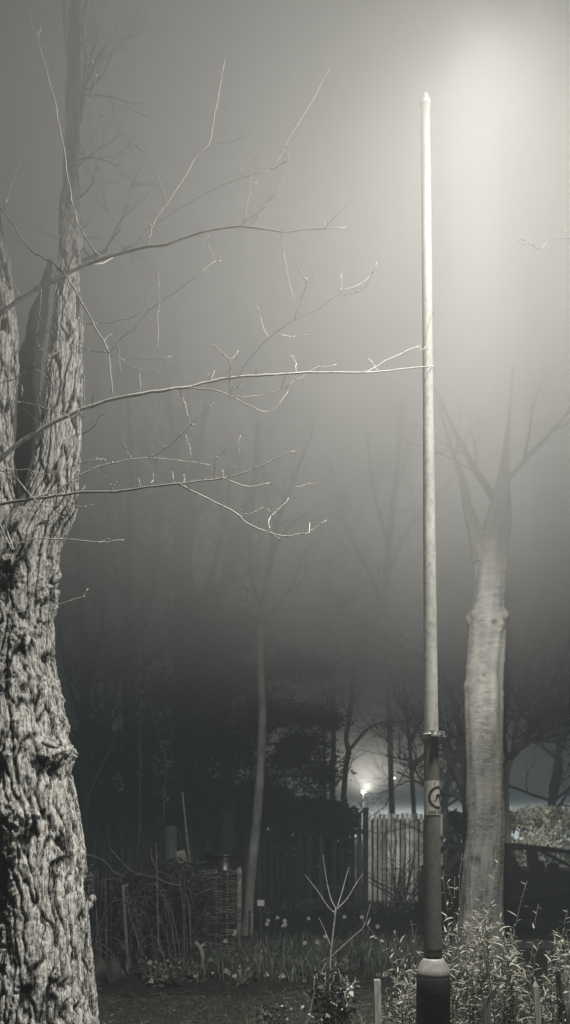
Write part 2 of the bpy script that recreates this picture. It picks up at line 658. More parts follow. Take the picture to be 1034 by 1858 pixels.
def bed_sheet():
    mb = MB()
    nx, ny = 60, 20
    for j in range(ny + 1):
        for i in range(nx + 1):
            x = -3.6 + 7.2 * i / nx
            edge = 7.9 + .18 * math.sin(x * 1.7) + .08 * math.sin(x * 5.1) - (.9 if x > .9 else 0) * min(1, max(0, (x - .9) / .5))
            y = edge + (10.55 - edge) * j / ny
            e = min(1, j / 2)
            mb.v.append((x, y, gz(x, y) + .008 + e * (.03 + .02 * noise.noise(Vector((x * 6, y * 6, 9))))))
            mb.t.append(.5)
    for j in range(ny):
        for i in range(nx):
            a = j * (nx + 1) + i
            mb.f.append((a, a + 1, a + nx + 2, a + nx + 1))
    o = mb.build('flower_bed_ground', M['soil'])
    o['kind'] = 'structure'
    o['label'] = 'dark soil of the flower bed behind the lawn'


bed_sheet()
sheet('road', [-20, -6, 2, 10, 30, 60], [11.0, 12.5, 14.0, 15.8], lambda x, y: .012, M['asphalt'], 'dark asphalt lane behind the flower bed')
kb = MB()
for i in range(22):
    x0 = -9 + i * .92
    kb.box((x0, 10.75, -.1), (x0 + .912, 10.9, .10), tint=random.random())
o = kb.build('kerb', M['kerb'], smooth=False)
o['kind'] = 'structure'
o['label'] = 'low stone kerb along the dark lane'

# grass blades of the lawn (uncountable)
gb = MB()
rg = random.Random(3)
for i in range(26000):
    y = 6.2 + 2.1 * rg.random() ** 1.1
    x = rg.uniform(-2.6, 2.2) * y / 7.5
    if rg.random() > .45 + .55 * (noise.noise(Vector((x * 2.2, y * 2.2, 1))) + .5):
        continue
    z = gz(x, y)
    h = rg.uniform(.012, .04) * (1.5 if rg.random() < .05 else 1)
    a = rg.uniform(0, 2 * PI)
    l = rg.uniform(.2, 1.1)
    dx, dy = math.cos(a), math.sin(a)
    w = .0022
    gb.add([(x - dy * w, y + dx * w, z), (x + dy * w, y - dx * w, z), (x + dx * h * l, y + dy * h * l, z + h)], [(0, 1, 2)], rg.random())
o = gb.build('grass', M['blade'], smooth=False)
o['kind'] = 'stuff'
o['label'] = 'short damp grass of the lawn'

# fallen litter: leaves and twig bits on the lawn
lb = MB()
for i in range(1100):
    y = rg.uniform(6.3, 8.6)
    x = rg.uniform(-2.2, 1.2) * y / 7.5
    z = gz(x, y) + .012
    d = Vector((rg.uniform(-1, 1), rg.uniform(-1, 1), rg.uniform(-.1, .3)))
    if rg.random() < .55:
        lb.leaf(Vector((x, y, z)), d, Vector((rg.uniform(-.4, .4), rg.uniform(-.4, .4), 1)), rg.uniform(.02, .045), rg.uniform(.012, .02), rg.random())
    else:
        d.normalize()
        lb.tube([Vector((x, y, z)), Vector((x, y, z)) + d * rg.uniform(.03, .12)], rg.uniform(.0015, .003), 4, rg.random())
o = lb.build('leaf_litter', M['litter'], smooth=False)
o['kind'] = 'stuff'
o['label'] = 'fallen leaves and twig bits scattered over the lawn'


# ---------------------------------------------------------------- trunks with modelled bark
def trunk_mesh(mb, prof, Y, nA, nZ, disp, y_scale=1.0, depth_of=None):
    """prof: (px centre, px half width, py) top to bottom at distance Y; rings are horizontal"""
    line = smooth_line([(c, h, p) for c, h, p in prof], 8)
    arr = np.array(line)
    t = np.linspace(0, 1, len(arr))
    ti = np.linspace(0, 1, nZ)
    cs, hs, ps = (np.interp(ti, t, arr[:, k]) for k in range(3))
    b = len(mb.v)
    for j in range(nZ):
        yy = Y + (depth_of(ps[j]) if depth_of else 0)
        c = P(cs[j], ps[j], yy)
        R = hs[j] / F * yy
        for i in range(nA):
            a = 2 * PI * i / nA
            n = Vector((math.cos(a), math.sin(a) * y_scale, 0))
            p = c + n * R
            d, tn = disp(p, n, a, R)
            q = p + n * d
            mb.v.append((q.x, q.y, q.z))
            mb.t.append(tn)
    for j in range(nZ - 1):
        for i in range(nA):
            i2 = (i + 1) % nA
            mb.f.append((b + j * nA + i, b + j * nA + i2, b + (j + 1) * nA + i2, b + (j + 1) * nA + i)[::-1])


def ridge(v):
    return 1 - abs(noise.noise(v)) * 2


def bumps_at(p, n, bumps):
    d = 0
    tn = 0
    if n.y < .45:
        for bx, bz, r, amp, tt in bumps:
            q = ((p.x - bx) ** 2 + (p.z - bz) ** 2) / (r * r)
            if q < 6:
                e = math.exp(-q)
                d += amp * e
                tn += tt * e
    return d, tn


TY = 5.2
TREE_BUMPS = []
for px, py, r, amp, tt in [(96, 1362, 20, .045, .1), (86, 1344, 9, .022, .5), (20, 1500, 34, .05, -.05), (38, 1480, 18, .03, 0), (14, 1545, 26, -.05, -.5),
                           (96, 1395, 12, -.05, -.6), (100, 1300, 15, .02, 0), (42, 1178, 9, -.05, -.9), (46, 1250, 7, -.04, -.8), (14, 1030, 26, .04, -.1),
                           (28, 1050, 12, .03, -.3), (6, 1065, 12, -.05, -.7), (12, 1090, 11, -.04, -.6), (75, 1050, 18, .03, .2), (70, 1080, 12, .025, .1), (100, 1000, 10, .02, 0),
                           (30, 1150, 22, .03, 0), (60, 1120, 14, .02, .1), (110, 1550, 14, .035, 0), (100, 1545, 7, -.03, -.6), (118, 1785, 9, -.05, -.8),
                           (60, 1790, 14, -.05, -.7), (104, 1775, 8, -.03, -.6), (8, 1600, 14, -.06, -.8), (10, 1640, 12, -.05, -.8), (24, 1225, 16, .02, 0), (10, 1400, 14, -.04, -.5),
                           (155, 1590, 9, .03, 0), (2, 1580, 30, -.07, -.35), (4, 1650, 28, -.06, -.3), (6, 1710, 22, -.04, -.25), (20, 1000, 10, -.04, -.6), (70, 1230, 16, .018, .1), (36, 1310, 15, .02, 0), (30, 1340, 10, -.03, -.5)]:  # negative tints also paint shade: low left side and under the burrs
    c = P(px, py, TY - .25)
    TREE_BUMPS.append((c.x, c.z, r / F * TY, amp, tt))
_rb = random.Random(21)
for k in range(70):      # small warts and holes between burr heights
    px, py = _rb.uniform(-5, 110), _rb.choice([_rb.gauss(1060, 45), _rb.gauss(1180, 50), _rb.gauss(1340, 45), _rb.gauss(1500, 30)])
    c = P(px, py, TY - .25)
    up = _rb.random() < .55
    TREE_BUMPS.append((c.x, c.z, _rb.uniform(4, 9) / F * TY, _rb.uniform(.012, .03) * (1 if up else -1), .1 if up else -.55))


def oak_disp(p, n, a, R):
    w1 = noise.noise(Vector((p.x * 4, p.y * 4, p.z * 3))) * .8
    w2 = noise.noise(Vector((p.x * 9, p.y * 9, p.z * 14 + 40))) * .35
    nx, ny = n.x * R, n.y * R
    v1 = Vector((nx * 18 + w1 + w2, ny * 18 + w1, p.z * 3.6))
    v2 = Vector((nx * 46 + w1 - w2, ny * 46 + w2, p.z * 8 + 3))
    v3 = Vector((nx * 80, ny * 80, p.z * 40 + 7))
    f1 = max(0, 1 - abs(noise.noise(v1)) * 4.6)
    f2 = max(0, 1 - abs(noise.noise(v2)) * 4.0)
    r3 = noise.noise(v3)
    r4 = noise.noise(v3 * 2.2)
    big = noise.noise(Vector((p.x * 3.5, p.y * 3.5, p.z * 1.8 + 11)))
    med = noise.noise(Vector((p.x * 11, p.y * 11, p.z * 6 + 5)))
    k = .55 + .45 * min(1, max(0, (3.6 - p.z) / 2.0))
    d = k * (-.027 * f1 - .009 * f2 + r3 * .005 + r4 * .003) + big * .024 + med * .008
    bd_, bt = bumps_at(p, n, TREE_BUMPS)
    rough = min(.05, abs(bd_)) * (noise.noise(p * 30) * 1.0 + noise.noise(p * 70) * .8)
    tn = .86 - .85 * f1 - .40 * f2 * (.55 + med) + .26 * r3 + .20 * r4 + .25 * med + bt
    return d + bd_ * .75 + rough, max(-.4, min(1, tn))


big_tree = thing('broad_tree', 'huge old tree with deeply furrowed bark and burrs, splitting into two stems', 'tree', (gx(40, TY), TY, 0))
tm = MB()
stem = [(138, 8, -180), (135, 10, 60), (131, 13, 250), (128, 18, 420), (125, 24, 520), (123, 28, 600), (115, 34, 680), (110, 38, 760), (101, 42, 850), (86, 52, 920),
        (50, 64, 985), (28, 73, 1060), (22, 76, 1140), (20, 84, 1230), (26, 96, 1330), (36, 104, 1450), (46, 106, 1560), (52, 108, 1680), (58, 112, 1800), (62, 122, 1900), (66, 140, 1960)]
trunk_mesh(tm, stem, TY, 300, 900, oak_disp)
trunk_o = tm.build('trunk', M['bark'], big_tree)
lm = MB()
stem2 = [(-46, 10, -180), (-36, 16, 120), (-22, 26, 380), (-12, 38, 540), (-8, 44, 650), (-14, 40, 740), (-14, 40, 830), (-8, 46, 900), (4, 54, 960), (18, 56, 1040)]
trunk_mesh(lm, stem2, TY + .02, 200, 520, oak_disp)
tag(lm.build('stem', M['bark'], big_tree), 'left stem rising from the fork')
lm = MB()
stem3 = [(92, 3, 470), (82, 9, 520), (70, 16, 570), (62, 19, 610), (52, 22, 660), (52, 22, 760), (46, 26, 880), (40, 30, 980)]  # added stem, its dark bark paints the shade in the fork gap
trunk_mesh(lm, stem3, TY + .45, 60, 160, oak_disp)
tag(lm.build('stem', M['dark_wood'], big_tree), 'added rear stem, shade of the fork gap painted in its dark bark')


# lichen and loose bark flakes on the shaded right edge of the trunk
rf = random.Random(5)
for px, py, sp in [(160, 1592, 12), (158, 1610, 9)]:
    fk = MB()
    hub = P(px, py, TY - .02)
    for k in range(60):
        c = P(px + rf.gauss(0, sp * .45), py + rf.gauss(0, sp), TY + rf.uniform(-.06, .05))
        fk.leaf(c, Vector((rf.uniform(-.3, 1), rf.uniform(-1, .2), rf.uniform(-.5, .8))), Vector((0, 0, 1)), rf.uniform(.015, .035), .014, rf.random())
        fk.tube([hub, c], .0015, 3)
    tag(fk.build('lichen', M['grey_post'], big_tree, smooth=False), 'grey lichen tuft on the trunk side')

sb = MB()
bm = bmesh.new()
bmesh.ops.create_icosphere(bm, subdivisions=3, radius=1)
c = P(90, 1351, TY - .345)
bm.verts.index_update()
sb.add([(c.x + v.co.x * .052 * (1 + .25 * noise.noise(v.co * 2)), c.y + v.co.y * .03, c.z + v.co.z * .022 * (1 + .3 * noise.noise(v.co * 2.5)) - v.co.x * .014) for v in bm.verts], [tuple(v.index for v in f.verts) for f in bm.faces])
bm.free()
tag(sb.build('scar', M['pale_board'], big_tree), 'pale bare scar on top of the burr')

# ---------------------------------------------------------------- near bare branches
HT = thing('overhanging_tree', 'bare slim tree reaching long pale lamp-lit branches and twigs across the fog', 'tree', (-1.72, 3.3, 0))
rt = random.Random(11)
tb = MB()
tb.tube([(-1.72, 3.3, -.05), (-1.70, 3.3, 1.0), (-1.74, 3.32, 2.2), (-1.70, 3.3, 3.2), (-1.76, 3.3, 4.3), (-1.74, 3.3, 5.6), (-1.8, 3.35, 7.0)], [.10, .085, .075, .062, .05, .035, .012], 14)
tb.build('trunk', M['limb'], HT)


def bd(px):
    return 3.32 + .40 * px / 785.0


def nodes_on(mb, pts, r, rng, every=3):
    """little buds set alternately along a twig"""
    for i in range(1, len(pts) - 1, every):
        d = (pts[i + 1] - pts[i]).normalized()
        s = d.orthogonal()
        s.rotate(Matrix.Rotation(rng.uniform(0, 2 * PI), 3, d))
        e = pts[i] + (d * .7 + s * .7).normalized() * max(.010, r * 2.6)
        mb.tube([pts[i], pts[i] * .5 + e * .5, e], [.0022, .0028, .0008], 4, rng.random())


def trace(mb, pl, r0, r1, drift=None, d0=None, start3=None, kink=1.0, buds=True):
    pts = []
    base = d0 if d0 is not None else bd(pl[0][0])
    sl = smooth_line(pl, 3) if len(pl) > 2 else [np.array(pl[0]), (np.array(pl[0]) + np.array(pl[1])) / 2, np.array(pl[1])]
    tot = len(sl) - 1
    for i, q in enumerate(sl):
        t = i / tot
        y = bd(q[0]) if drift is None else base + drift * t + (bd(q[0]) - bd(pl[0][0])) * .5
        j = kink * min(1.0, i) * .8
        pts.append(P(q[0] + rt.gauss(0, j), q[1] + rt.gauss(0, j), y))
    if start3 is not None:
        pts = [Vector(start3)] + pts
    n = len(pts)
    rad = [(r0 + (r1 - r0) * (i / (n - 1)) ** .7) for i in range(n)]
    rad = [r * rt.uniform(.93, 1.12) for r in rad]
    mb.tube(pts, rad, 7 if r0 > .006 else 5, rt.random())
    if buds:
        nodes_on(mb, pts, r1, rt, 3)


px2m = 1 / F * 3.4 * .78
BR = []
# (main polyline px, r px start, end, start point on trunk), [(side polyline, r0, r1)]
BR.append(('upper branch', [(0, 570), (50, 535), (115, 500), (150, 483), (205, 463), (265, 448), (300, 444), (350, 426), (400, 415), (440, 411), (480, 416), (520, 421), (560, 415), (590, 414), (627, 412)], 6.5, .8, (-1.72, 3.3, 3.60), [
    ([(181, 463), (160, 440), (140, 402), (127, 345), (118, 290), (108, 230), (98, 180), (78, 104), (68, 72), (58, 40), (41, 0), (25, -40)], 2.0, .9),
    ([(68, 72), (71, 58), (75, 50)], .8, .5),
    ([(78, 104), (92, 118), (110, 128), (128, 150), (148, 167), (165, 188), (178, 203), (198, 221), (214, 237), (230, 247), (243, 262), (262, 275)], .6, .9),
    ([(165, 188), (172, 150), (170, 120), (165, 105)], .5, .4),
    ([(113, 493), (90, 474), (70, 464), (50, 448), (25, 410), (0, 373), (-20, 350)], 2.1, 1.3),
    ([(8, 380), (20, 335), (36, 297)], 1.0, .6),
    ([(105, 485), (111, 465)], .8, .6), ([(120, 490), (121, 465), (119, 447)], .8, .6),
    ([(132, 482), (150, 455), (158, 445)], .9, .6),
    ([(150, 483), (185, 477), (205, 468)], 2.6, 1.2),
    ([(268, 446), (275, 415), (290, 385), (305, 368), (330, 330), (350, 295), (365, 275), (381, 257), (385, 235), (390, 205), (396, 185), (400, 150), (404, 130), (408, 105)], 1.5, .7),
    ([(381, 257), (400, 259), (420, 257), (447, 244)], .7, .5),
    ([(305, 368), (295, 345), (288, 320), (284, 316)], .8, .5),
    ([(290, 388), (283, 378)], .8, .5), ([(276, 412), (266, 402)], .8, .5),
    ([(218, 458), (245, 440), (275, 412), (330, 375), (400, 338), (450, 320), (490, 309)], .8, .45),
    ([(490, 309), (500, 305), (515, 296), (523, 291)], 1.6, .9),
    ([(442, 411), (448, 370), (455, 325), (452, 300), (444, 270), (438, 240), (433, 220)], 1.2, .7),
    ([(455, 328), (467, 332)], .7, .5), ([(452, 320), (440, 318), (437, 300)], .8, .5),
    ([(430, 413), (470, 385), (495, 360), (510, 335), (517, 316)], .9, .6), ([(490, 362), (490, 345)], .7, .5),
    ([(455, 408), (480, 370), (500, 352)], .7, .5),
    ([(490, 309), (510, 280), (530, 240), (560, 195), (585, 145), (598, 124)], .8, .5),
    ([(523, 291), (522, 270), (519, 262)], .7, .5),
    ([(590, 414), (605, 395), (620, 380), (635, 362)], .8, .5),
    ([(590, 414), (588, 400)], .7, .5), ([(365, 422), (364, 410)], .8, .6), ([(560, 415), (598, 418), (606, 414)], .8, .5),
    ([(350, 426), (378, 430), (375, 434), (382, 455), (391, 474), (400, 472)], .6, .8),
    ([(391, 474), (372, 488), (368, 500)], .6, .5),
    ([(511, 420), (512, 440), (518, 480), (525, 515), (535, 545), (543, 552)], .8, .5),
    ([(120, 500), (140, 535), (160, 572), (180, 605), (198, 640)], 2.0, 1.6),
    ([(35, 535), (20, 518), (0, 506), (-15, 498)], 1.0, .7), ([(35, 535), (20, 500), (18, 465)], 1.0, .6),
]))
BR.append(('middle branch', [(0, 835), (40, 800), (100, 765), (150, 742), (205, 725), (260, 714), (300, 708), (350, 700), (400, 688), (450, 683), (500, 680), (540, 677), (600, 675), (660, 676), (700, 672), (740, 669), (775, 665), (788, 664)], 6.5, .9, (-1.72, 3.3, 2.95), [
    ([(207, 725), (200, 680), (198, 640)], 1.5, 1.3),
    ([(198, 640), (170, 637), (145, 630), (130, 622)], .9, .6),
    ([(198, 641), (215, 650), (240, 651), (280, 650), (310, 647)], .9, .5),
    ([(212, 646), (240, 665), (265, 673), (290, 674)], .7, .5),
    ([(198, 641), (230, 605), (240, 600), (265, 570), (288, 550), (330, 520), (368, 492)], .7, .4),
    ([(276, 510), (275, 530), (265, 555), (240, 575), (210, 582), (185, 586), (155, 588)], .6, .9),
    ([(155, 588), (130, 570), (112, 548)], .9, .6),
    ([(287, 495), (288, 550), (286, 580), (287, 600), (285, 640)], .7, .7),
    ([(198, 640), (190, 618), (202, 605)], .7, .5), ([(218, 680), (217, 650), (214, 610)], .7, .5),
    ([(660, 677), (690, 660), (720, 645), (752, 630), (765, 633)], 1.0, .7),
    ([(686, 673), (680, 665), (668, 650)], .8, .5),
    ([(418, 686), (418, 665), (412, 650), (395, 633), (380, 620)], 1.2, .7),
    ([(412, 652), (425, 648), (431, 638)], .8, .6), ([(418, 688), (416, 700), (417, 718)], 1.1, 1.0),
    ([(300, 708), (330, 703), (360, 705), (385, 708), (417, 718), (440, 730), (460, 740), (472, 747)], 1.8, .8),
    ([(417, 718), (450, 720), (480, 715), (515, 705), (530, 695), (550, 682), (570, 668), (590, 664), (610, 662)], 1.0, .5),
    ([(508, 706), (515, 690), (520, 672)], .9, .6), ([(580, 667), (587, 655)], .6, .5),
    ([(418, 708), (428, 704), (438, 692)], .8, .6),
    ([(460, 743), (485, 747), (500, 740), (515, 720), (523, 710)], .8, .4),
    ([(537, 677), (537, 665), (535, 653), (530, 645)], 1.0, .7),
    ([(465, 683), (465, 668)], .8, .6), ([(383, 693), (383, 690), (377, 678)], .9, .6), ([(383, 690), (389, 672)], .8, .5),
    ([(767, 635), (775, 600), (782, 575), (790, 558), (803, 540)], .7, .5), ([(752, 630), (767, 635), (772, 628)], .7, .5),
    ([(785, 665), (775, 680), (770, 697)], .8, .5), ([(255, 715), (253, 680)], .9, .6), ([(168, 738), (168, 705)], .9, .6),
    ([(153, 742), (152, 700), (150, 655), (148, 600)], .8, .5),
    ([(152, 740), (130, 757), (110, 748), (80, 740), (50, 732), (0, 724), (-20, 720)], 1.0, .7),
    ([(148, 756), (155, 757), (160, 767)], .8, .6),
    ([(148, 788), (170, 776), (180, 758), (193, 748)], 1.1, .7), ([(148, 788), (125, 830), (105, 890)], 1.1, .9),
    ([(60, 785), (70, 768), (40, 738)], .8, .5), ([(65, 782), (72, 760), (68, 720), (75, 705)], .8, .6),
    ([(430, 684), (450, 655), (475, 625), (487, 615), (510, 595), (535, 579), (570, 565), (590, 550), (617, 533), (640, 534), (660, 524), (672, 505), (685, 475)], .7, .5),
    ([(617, 533), (620, 520), (619, 497)], .6, .5), ([(617, 528), (650, 518), (670, 502)], .6, .45),
    ([(487, 615), (477, 595), (472, 575), (465, 553)], .8, .5), ([(472, 572), (480, 571)], .6, .5),
    ([(505, 605), (520, 612), (560, 607)], .8, .5), ([(505, 600), (512, 608), (527, 611)], .6, .5),
    ([(535, 579), (543, 552), (550, 530), (556, 513), (547, 500), (540, 480)], .7, .8),
    ([(556, 513), (566, 510), (573, 492)], .7, .5),
    ([(325, 703), (338, 745), (345, 772), (340, 795), (347, 835)], .7, .7), ([(345, 772), (375, 745), (388, 730)], .5, .4),
]))
BR.append(('lower branch', [(0, 915), (60, 905), (100, 900), (150, 893), (210, 892), (250, 886), (300, 880), (330, 877), (370, 872), (405, 868), (430, 861), (460, 852), (485, 840), (510, 827), (535, 818)], 4.6, .8, (-1.72, 3.3, 2.93), [
    ([(325, 880), (350, 892), (390, 912), (425, 930), (450, 950), (475, 962), (490, 967), (510, 972), (540, 970), (562, 967)], 1.9, 1.0),
    ([(490, 965), (488, 950), (492, 938), (500, 930), (515, 915), (523, 903)], 1.2, .7), ([(493, 938), (487, 922)], .8, .5),
    ([(560, 968), (563, 948)], .9, .6), ([(562, 967), (575, 955), (592, 943)], .6, .4), ([(430, 931), (453, 932), (478, 920)], .7, .4), ([(440, 934), (437, 922)], .6, .5),
    ([(490, 967), (502, 975), (510, 976)], .9, .7), ([(410, 870), (440, 880), (460, 882), (490, 876)], 1.2, .7),
    ([(278, 881), (278, 858)], .9, .6), ([(268, 884), (278, 872)], .7, .6), ([(145, 893), (155, 880)], .9, .6), ([(255, 884), (253, 868)], .7, .5),
    ([(316, 878), (314, 855)], .8, .5), ([(333, 877), (333, 860)], .8, .5), ([(413, 868), (413, 840)], .8, .5), ([(405, 868), (403, 850)], .8, .5),
    ([(388, 870), (389, 830)], .7, .5), ([(388, 838), (405, 820), (414, 812)], .6, .5), ([(425, 862), (428, 830), (435, 790)], .6, .4),
    ([(340, 876), (360, 870), (390, 866), (412, 868)], .8, .6), ([(535, 885), (550, 880), (577, 876)], .6, .4),
    ([(200, 892), (208, 876), (220, 872)], .8, .6), ([(190, 862), (198, 877), (208, 880)], .8, .6),
    ([(60, 906), (40, 880), (25, 865), (5, 856), (-20, 852)], 1.8, 1.2), ([(50, 895), (75, 915), (95, 920), (120, 915), (145, 920), (170, 915)], 1.2, .6),
    ([(95, 905), (120, 880), (165, 862), (190, 843), (186, 832), (150, 840)], .6, .5),
    ([(22, 862), (25, 810), (22, 770)], .8, .6), ([(5, 855), (50, 852), (80, 860), (120, 850), (165, 833), (185, 834)], .9, .5),
]))
BR.append(('curved branch', [(60, 905), (100, 890), (135, 868), (160, 855), (190, 843), (230, 835), (270, 832), (310, 834), (350, 838), (380, 843)], 2.4, .7, None, [
    ([(268, 832), (290, 820), (320, 798), (345, 772), (348, 770)], 1.5, .9), ([(345, 772), (338, 745), (330, 715)], .8, .5), ([(337, 790), (340, 800), (345, 812), (347, 835)], .8, .6),
    ([(240, 834), (230, 818), (222, 803)], .8, .5),
]))
BR.append(('lowest branch', [(0, 950), (10, 975), (25, 1000), (40, 985), (60, 978), (85, 977), (110, 978), (150, 980), (180, 984), (200, 983), (225, 979)], 2.4, 1.1, (-1.72, 3.3, 2.88), [
    ([(30, 992), (60, 965), (105, 943), (120, 930)], .9, .5), ([(25, 1000), (12, 960), (6, 930), (2, 880)], 2.0, 1.2), ([(180, 984), (200, 978)], .8, .5),
]))
BR.append(('stray twig', [(-30, 1120), (40, 1108), (90, 1100), (128, 1090), (150, 1083), (160, 1068)], 1.0, .8, (-1.70, 3.3, 2.62), []))
BR.append(('looping twig', [(-20, 700), (20, 690), (60, 665), (90, 650), (70, 630), (66, 610), (72, 570), (75, 525)], 1.4, .7, (-1.72, 3.3, 3.5), [
    ([(66, 608), (85, 602), (105, 602)], .9, .6), ([(72, 575), (90, 600), (112, 622)], .8, .5), ([(60, 665), (85, 685), (95, 710)], .8, .5),
    ([(90, 650), (115, 630), (140, 605)], .8, .5), ([(20, 690), (40, 700), (38, 720)], .7, .5),
]))
for nm, main, r0, r1, st, sides in BR:
    mb = MB()
    big = r0 > 4
    trace(mb, main, r0 * .82 * px2m, r1 * px2m, start3=st, kink=.8)
    for pl, a, b in sides:
        f_ = .95 if nm == 'upper branch' else 1.0
        trace(mb, pl, a * f_ * px2m, b * f_ * px2m, drift=rt.uniform(-.12, .12), d0=bd(pl[0][0]))
    o = mb.build('branch', M['twig'], HT)
    o['label'] = nm + ' with fine side twigs'


# a few twigs of another tree that hang in from beyond the frame at the far right
rtw = MB()
for pl in [[(1060, 400), (1034, 420), (1020, 412), (1012, 405)], [(1060, 430), (1020, 432), (998, 435), (990, 442), (980, 452), (972, 450), (955, 440)], [(955, 440), (948, 432), (941, 436), (946, 441), (955, 440)]]:
    trace(rtw, pl, .9 * px2m, .7 * px2m, drift=0, d0=3.6)
o = rtw.build('hanging_twig', M['twig'])
tag(o, 'short pale twig hanging alone in the bright fog by the street lamp', 'twig')

# ---------------------------------------------------------------- street lamp column
PYD = 3.9
COLX = gx(786, PYD)
post = thing('street_lamp_column', 'tall tapering grey steel street lamp column with clamp, sticker and dark base', 'lamp post', (COLX, PYD, 0))
mpp = PYD / F


def zpy(py):
    return EYE - (py - HY) * mpp


lean = math.atan((786 - 771.5) * mpp / (zpy(180) - zpy(1740)))


def leaned(p):
    return Vector((p[0] - math.tan(lean) * max(0, p[2] - zpy(1740)), p[1], p[2]))


def lean_mb(mb):
    mb.v = [tuple(leaned(v)) for v in mb.v]
    return mb


def lathe_px(prof, c=(COLX, PYD), n=56, tints=None):
    mb = MB()
    mb.lathe([(r * mpp, zpy(py)) for py, r in prof], (c[0], c[1], 0), n)
    if tints is not None:
        mb.t = [t for t in tints for _ in range(n)]
    return mb


def prof_r(py):
    return float(np.interp(py, [180, 700, 1000, 1340, 1500, 1735], [8.4, 9.4, 11.3, 13.0, 14.4, 16.4]))


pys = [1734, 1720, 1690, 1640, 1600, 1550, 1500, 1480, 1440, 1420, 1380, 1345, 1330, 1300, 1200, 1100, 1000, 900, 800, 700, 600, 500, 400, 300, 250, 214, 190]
tints = [float(np.interp(p, [200, 500, 900, 1290, 1326, 1340, 1480, 1740], [.60, .72, 1.35, 1.65, 1.65, .46, .54, .38])) for p in pys]  # painted tone: lighter against grazing lamp light, darker for the clamp's shadow
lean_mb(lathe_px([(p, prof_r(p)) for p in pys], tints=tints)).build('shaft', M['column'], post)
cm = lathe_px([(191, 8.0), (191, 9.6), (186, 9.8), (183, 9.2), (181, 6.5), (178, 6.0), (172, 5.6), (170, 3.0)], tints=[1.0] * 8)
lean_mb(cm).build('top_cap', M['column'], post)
cm = lathe_px([(1742, 15.25), (1733, 15.25), (1733, 16.6)])
lean_mb(cm).build('joint', M['groove'], post)
cm = lathe_px([(1772, 29), (1768, 30.2), (1763, 30.2), (1757, 28.2), (1750, 25), (1741, 20.2), (1738, 18.0)])
cm.build('shoulder', M['shoulder'], post)
cm = lathe_px([(2115, 30.5), (1790, 30.5), (1772, 30.5), (1769, 29.5)])
cm.build('base', M['column_base'], post)
# access door outline on the base
db = MB()
Rb = 30.5 * mpp + .0012
for a0, a1, z0, z1 in [(-2.2, -1.2, zpy(1800) - .006, zpy(1800)), (-2.2, -1.2, zpy(2020), zpy(2020) + .006), (-2.215, -2.2, zpy(2020), zpy(1800)), (-1.2, -1.185, zpy(2020), zpy(1800))]:
    n = 10
    vsx, fsx = [], []
    for i in range(n + 1):
        a = a0 + (a1 - a0) * i / n
        vsx += [(COLX + Rb * math.cos(a), PYD + Rb * math.sin(a), z0), (COLX + Rb * math.cos(a), PYD + Rb * math.sin(a), z1)]
    for i in range(n):
        fsx.append((2 * i, 2 * i + 2, 2 * i + 3, 2 * i + 1))
    db.add(vsx, fsx)
db.build('door_seam', M['groove'], post)

# clamp: band, lug block, open square bracket with slot
Rc = prof_r(1333) * mpp
zc = zpy(1333)
cl = MB()
n = 48
cl.lathe([(Rc + .0006, zc - .006), (Rc + .004, zc - .006), (Rc + .004, zc + .004), (Rc + .0006, zc + .004)], (COLX, PYD, 0), n, cap=False)
lean_mb(cl)
clamp_o = cl.build('clamp_band', M['clamp'], post)
ca = leaned((COLX, PYD, zc))
lb2 = MB()


def arc_block(mb, a0, a1, r0, r1, z0, z1, n=10):
    vsx, fsx = [], []
    for i in range(n + 1):
        a = a0 + (a1 - a0) * i / n
        for r, z in ((r0, z0), (r1, z0), (r1, z1), (r0, z1)):
            vsx.append((ca.x + r * math.cos(a), ca.y + r * math.sin(a), z))
    for i in range(n):
        for k in range(4):
            k2 = (k + 1) % 4
            fsx.append((4 * i + k, 4 * i + 4 + k, 4 * i + 4 + k2, 4 * i + k2))
    fsx += [(3, 2, 1, 0), tuple(4 * n + k for k in range(4))]
    mb.add(vsx, fsx)


arc_block(lb2, -1.75, -.45, Rc + .003, Rc + .016, zc - .014, zc - .007)
arc_block(lb2, -1.80, -1.45, Rc + .003, Rc + .013, zc - .007, zc + .019, 4)
arc_block(lb2, -1.0, -.75, Rc + .003, Rc + .012, zc - .007, zc + .014, 4)
lb2.build('lug', M['clamp'], clamp_o, smooth=False)
lb2 = MB()
x0 = ca.x + Rc * .92
y0 = ca.y - .022
for b0, b1 in [((0, 0, -.014), (.040, .02, -.008)), ((.002, 0, .010), (.030, .02, .016)), ((.002, 0, -.008), (.008, .02, .010)), ((.024, 0, -.008), (.032, .02, .010))]:
    lb2.box((x0 + b0[0], y0 + b0[1], zc + b0[2]), (x0 + b1[0], y0 + b1[1], zc + b1[2]))
for xx in (.012, -.018):
    lb2.tube([(x0 + xx, y0 - .012, zc + .001), (x0 + xx, y0 + .004, zc + .001)], .006, 6)
lb2.build('bracket', M['clamp'], clamp_o, smooth=False)

# sticker wrapped around the shaft
Z0, Z1 = zpy(1479), zpy(1417)
ZC = zpy(1447)
A_CEN = -PI / 2 + math.radians(46)


def on_shaft(u, z, lift):
    """u metres around the shaft from the sticker's centre line"""
    py = HY - (z - EYE) / mpp
    R = prof_r(py) * mpp
    a = A_CEN + u / R
    q = leaned((COLX, PYD, z))
    return Vector((q.x + (R + lift) * math.cos(a), q.y + (R + lift) * math.sin(a), z))


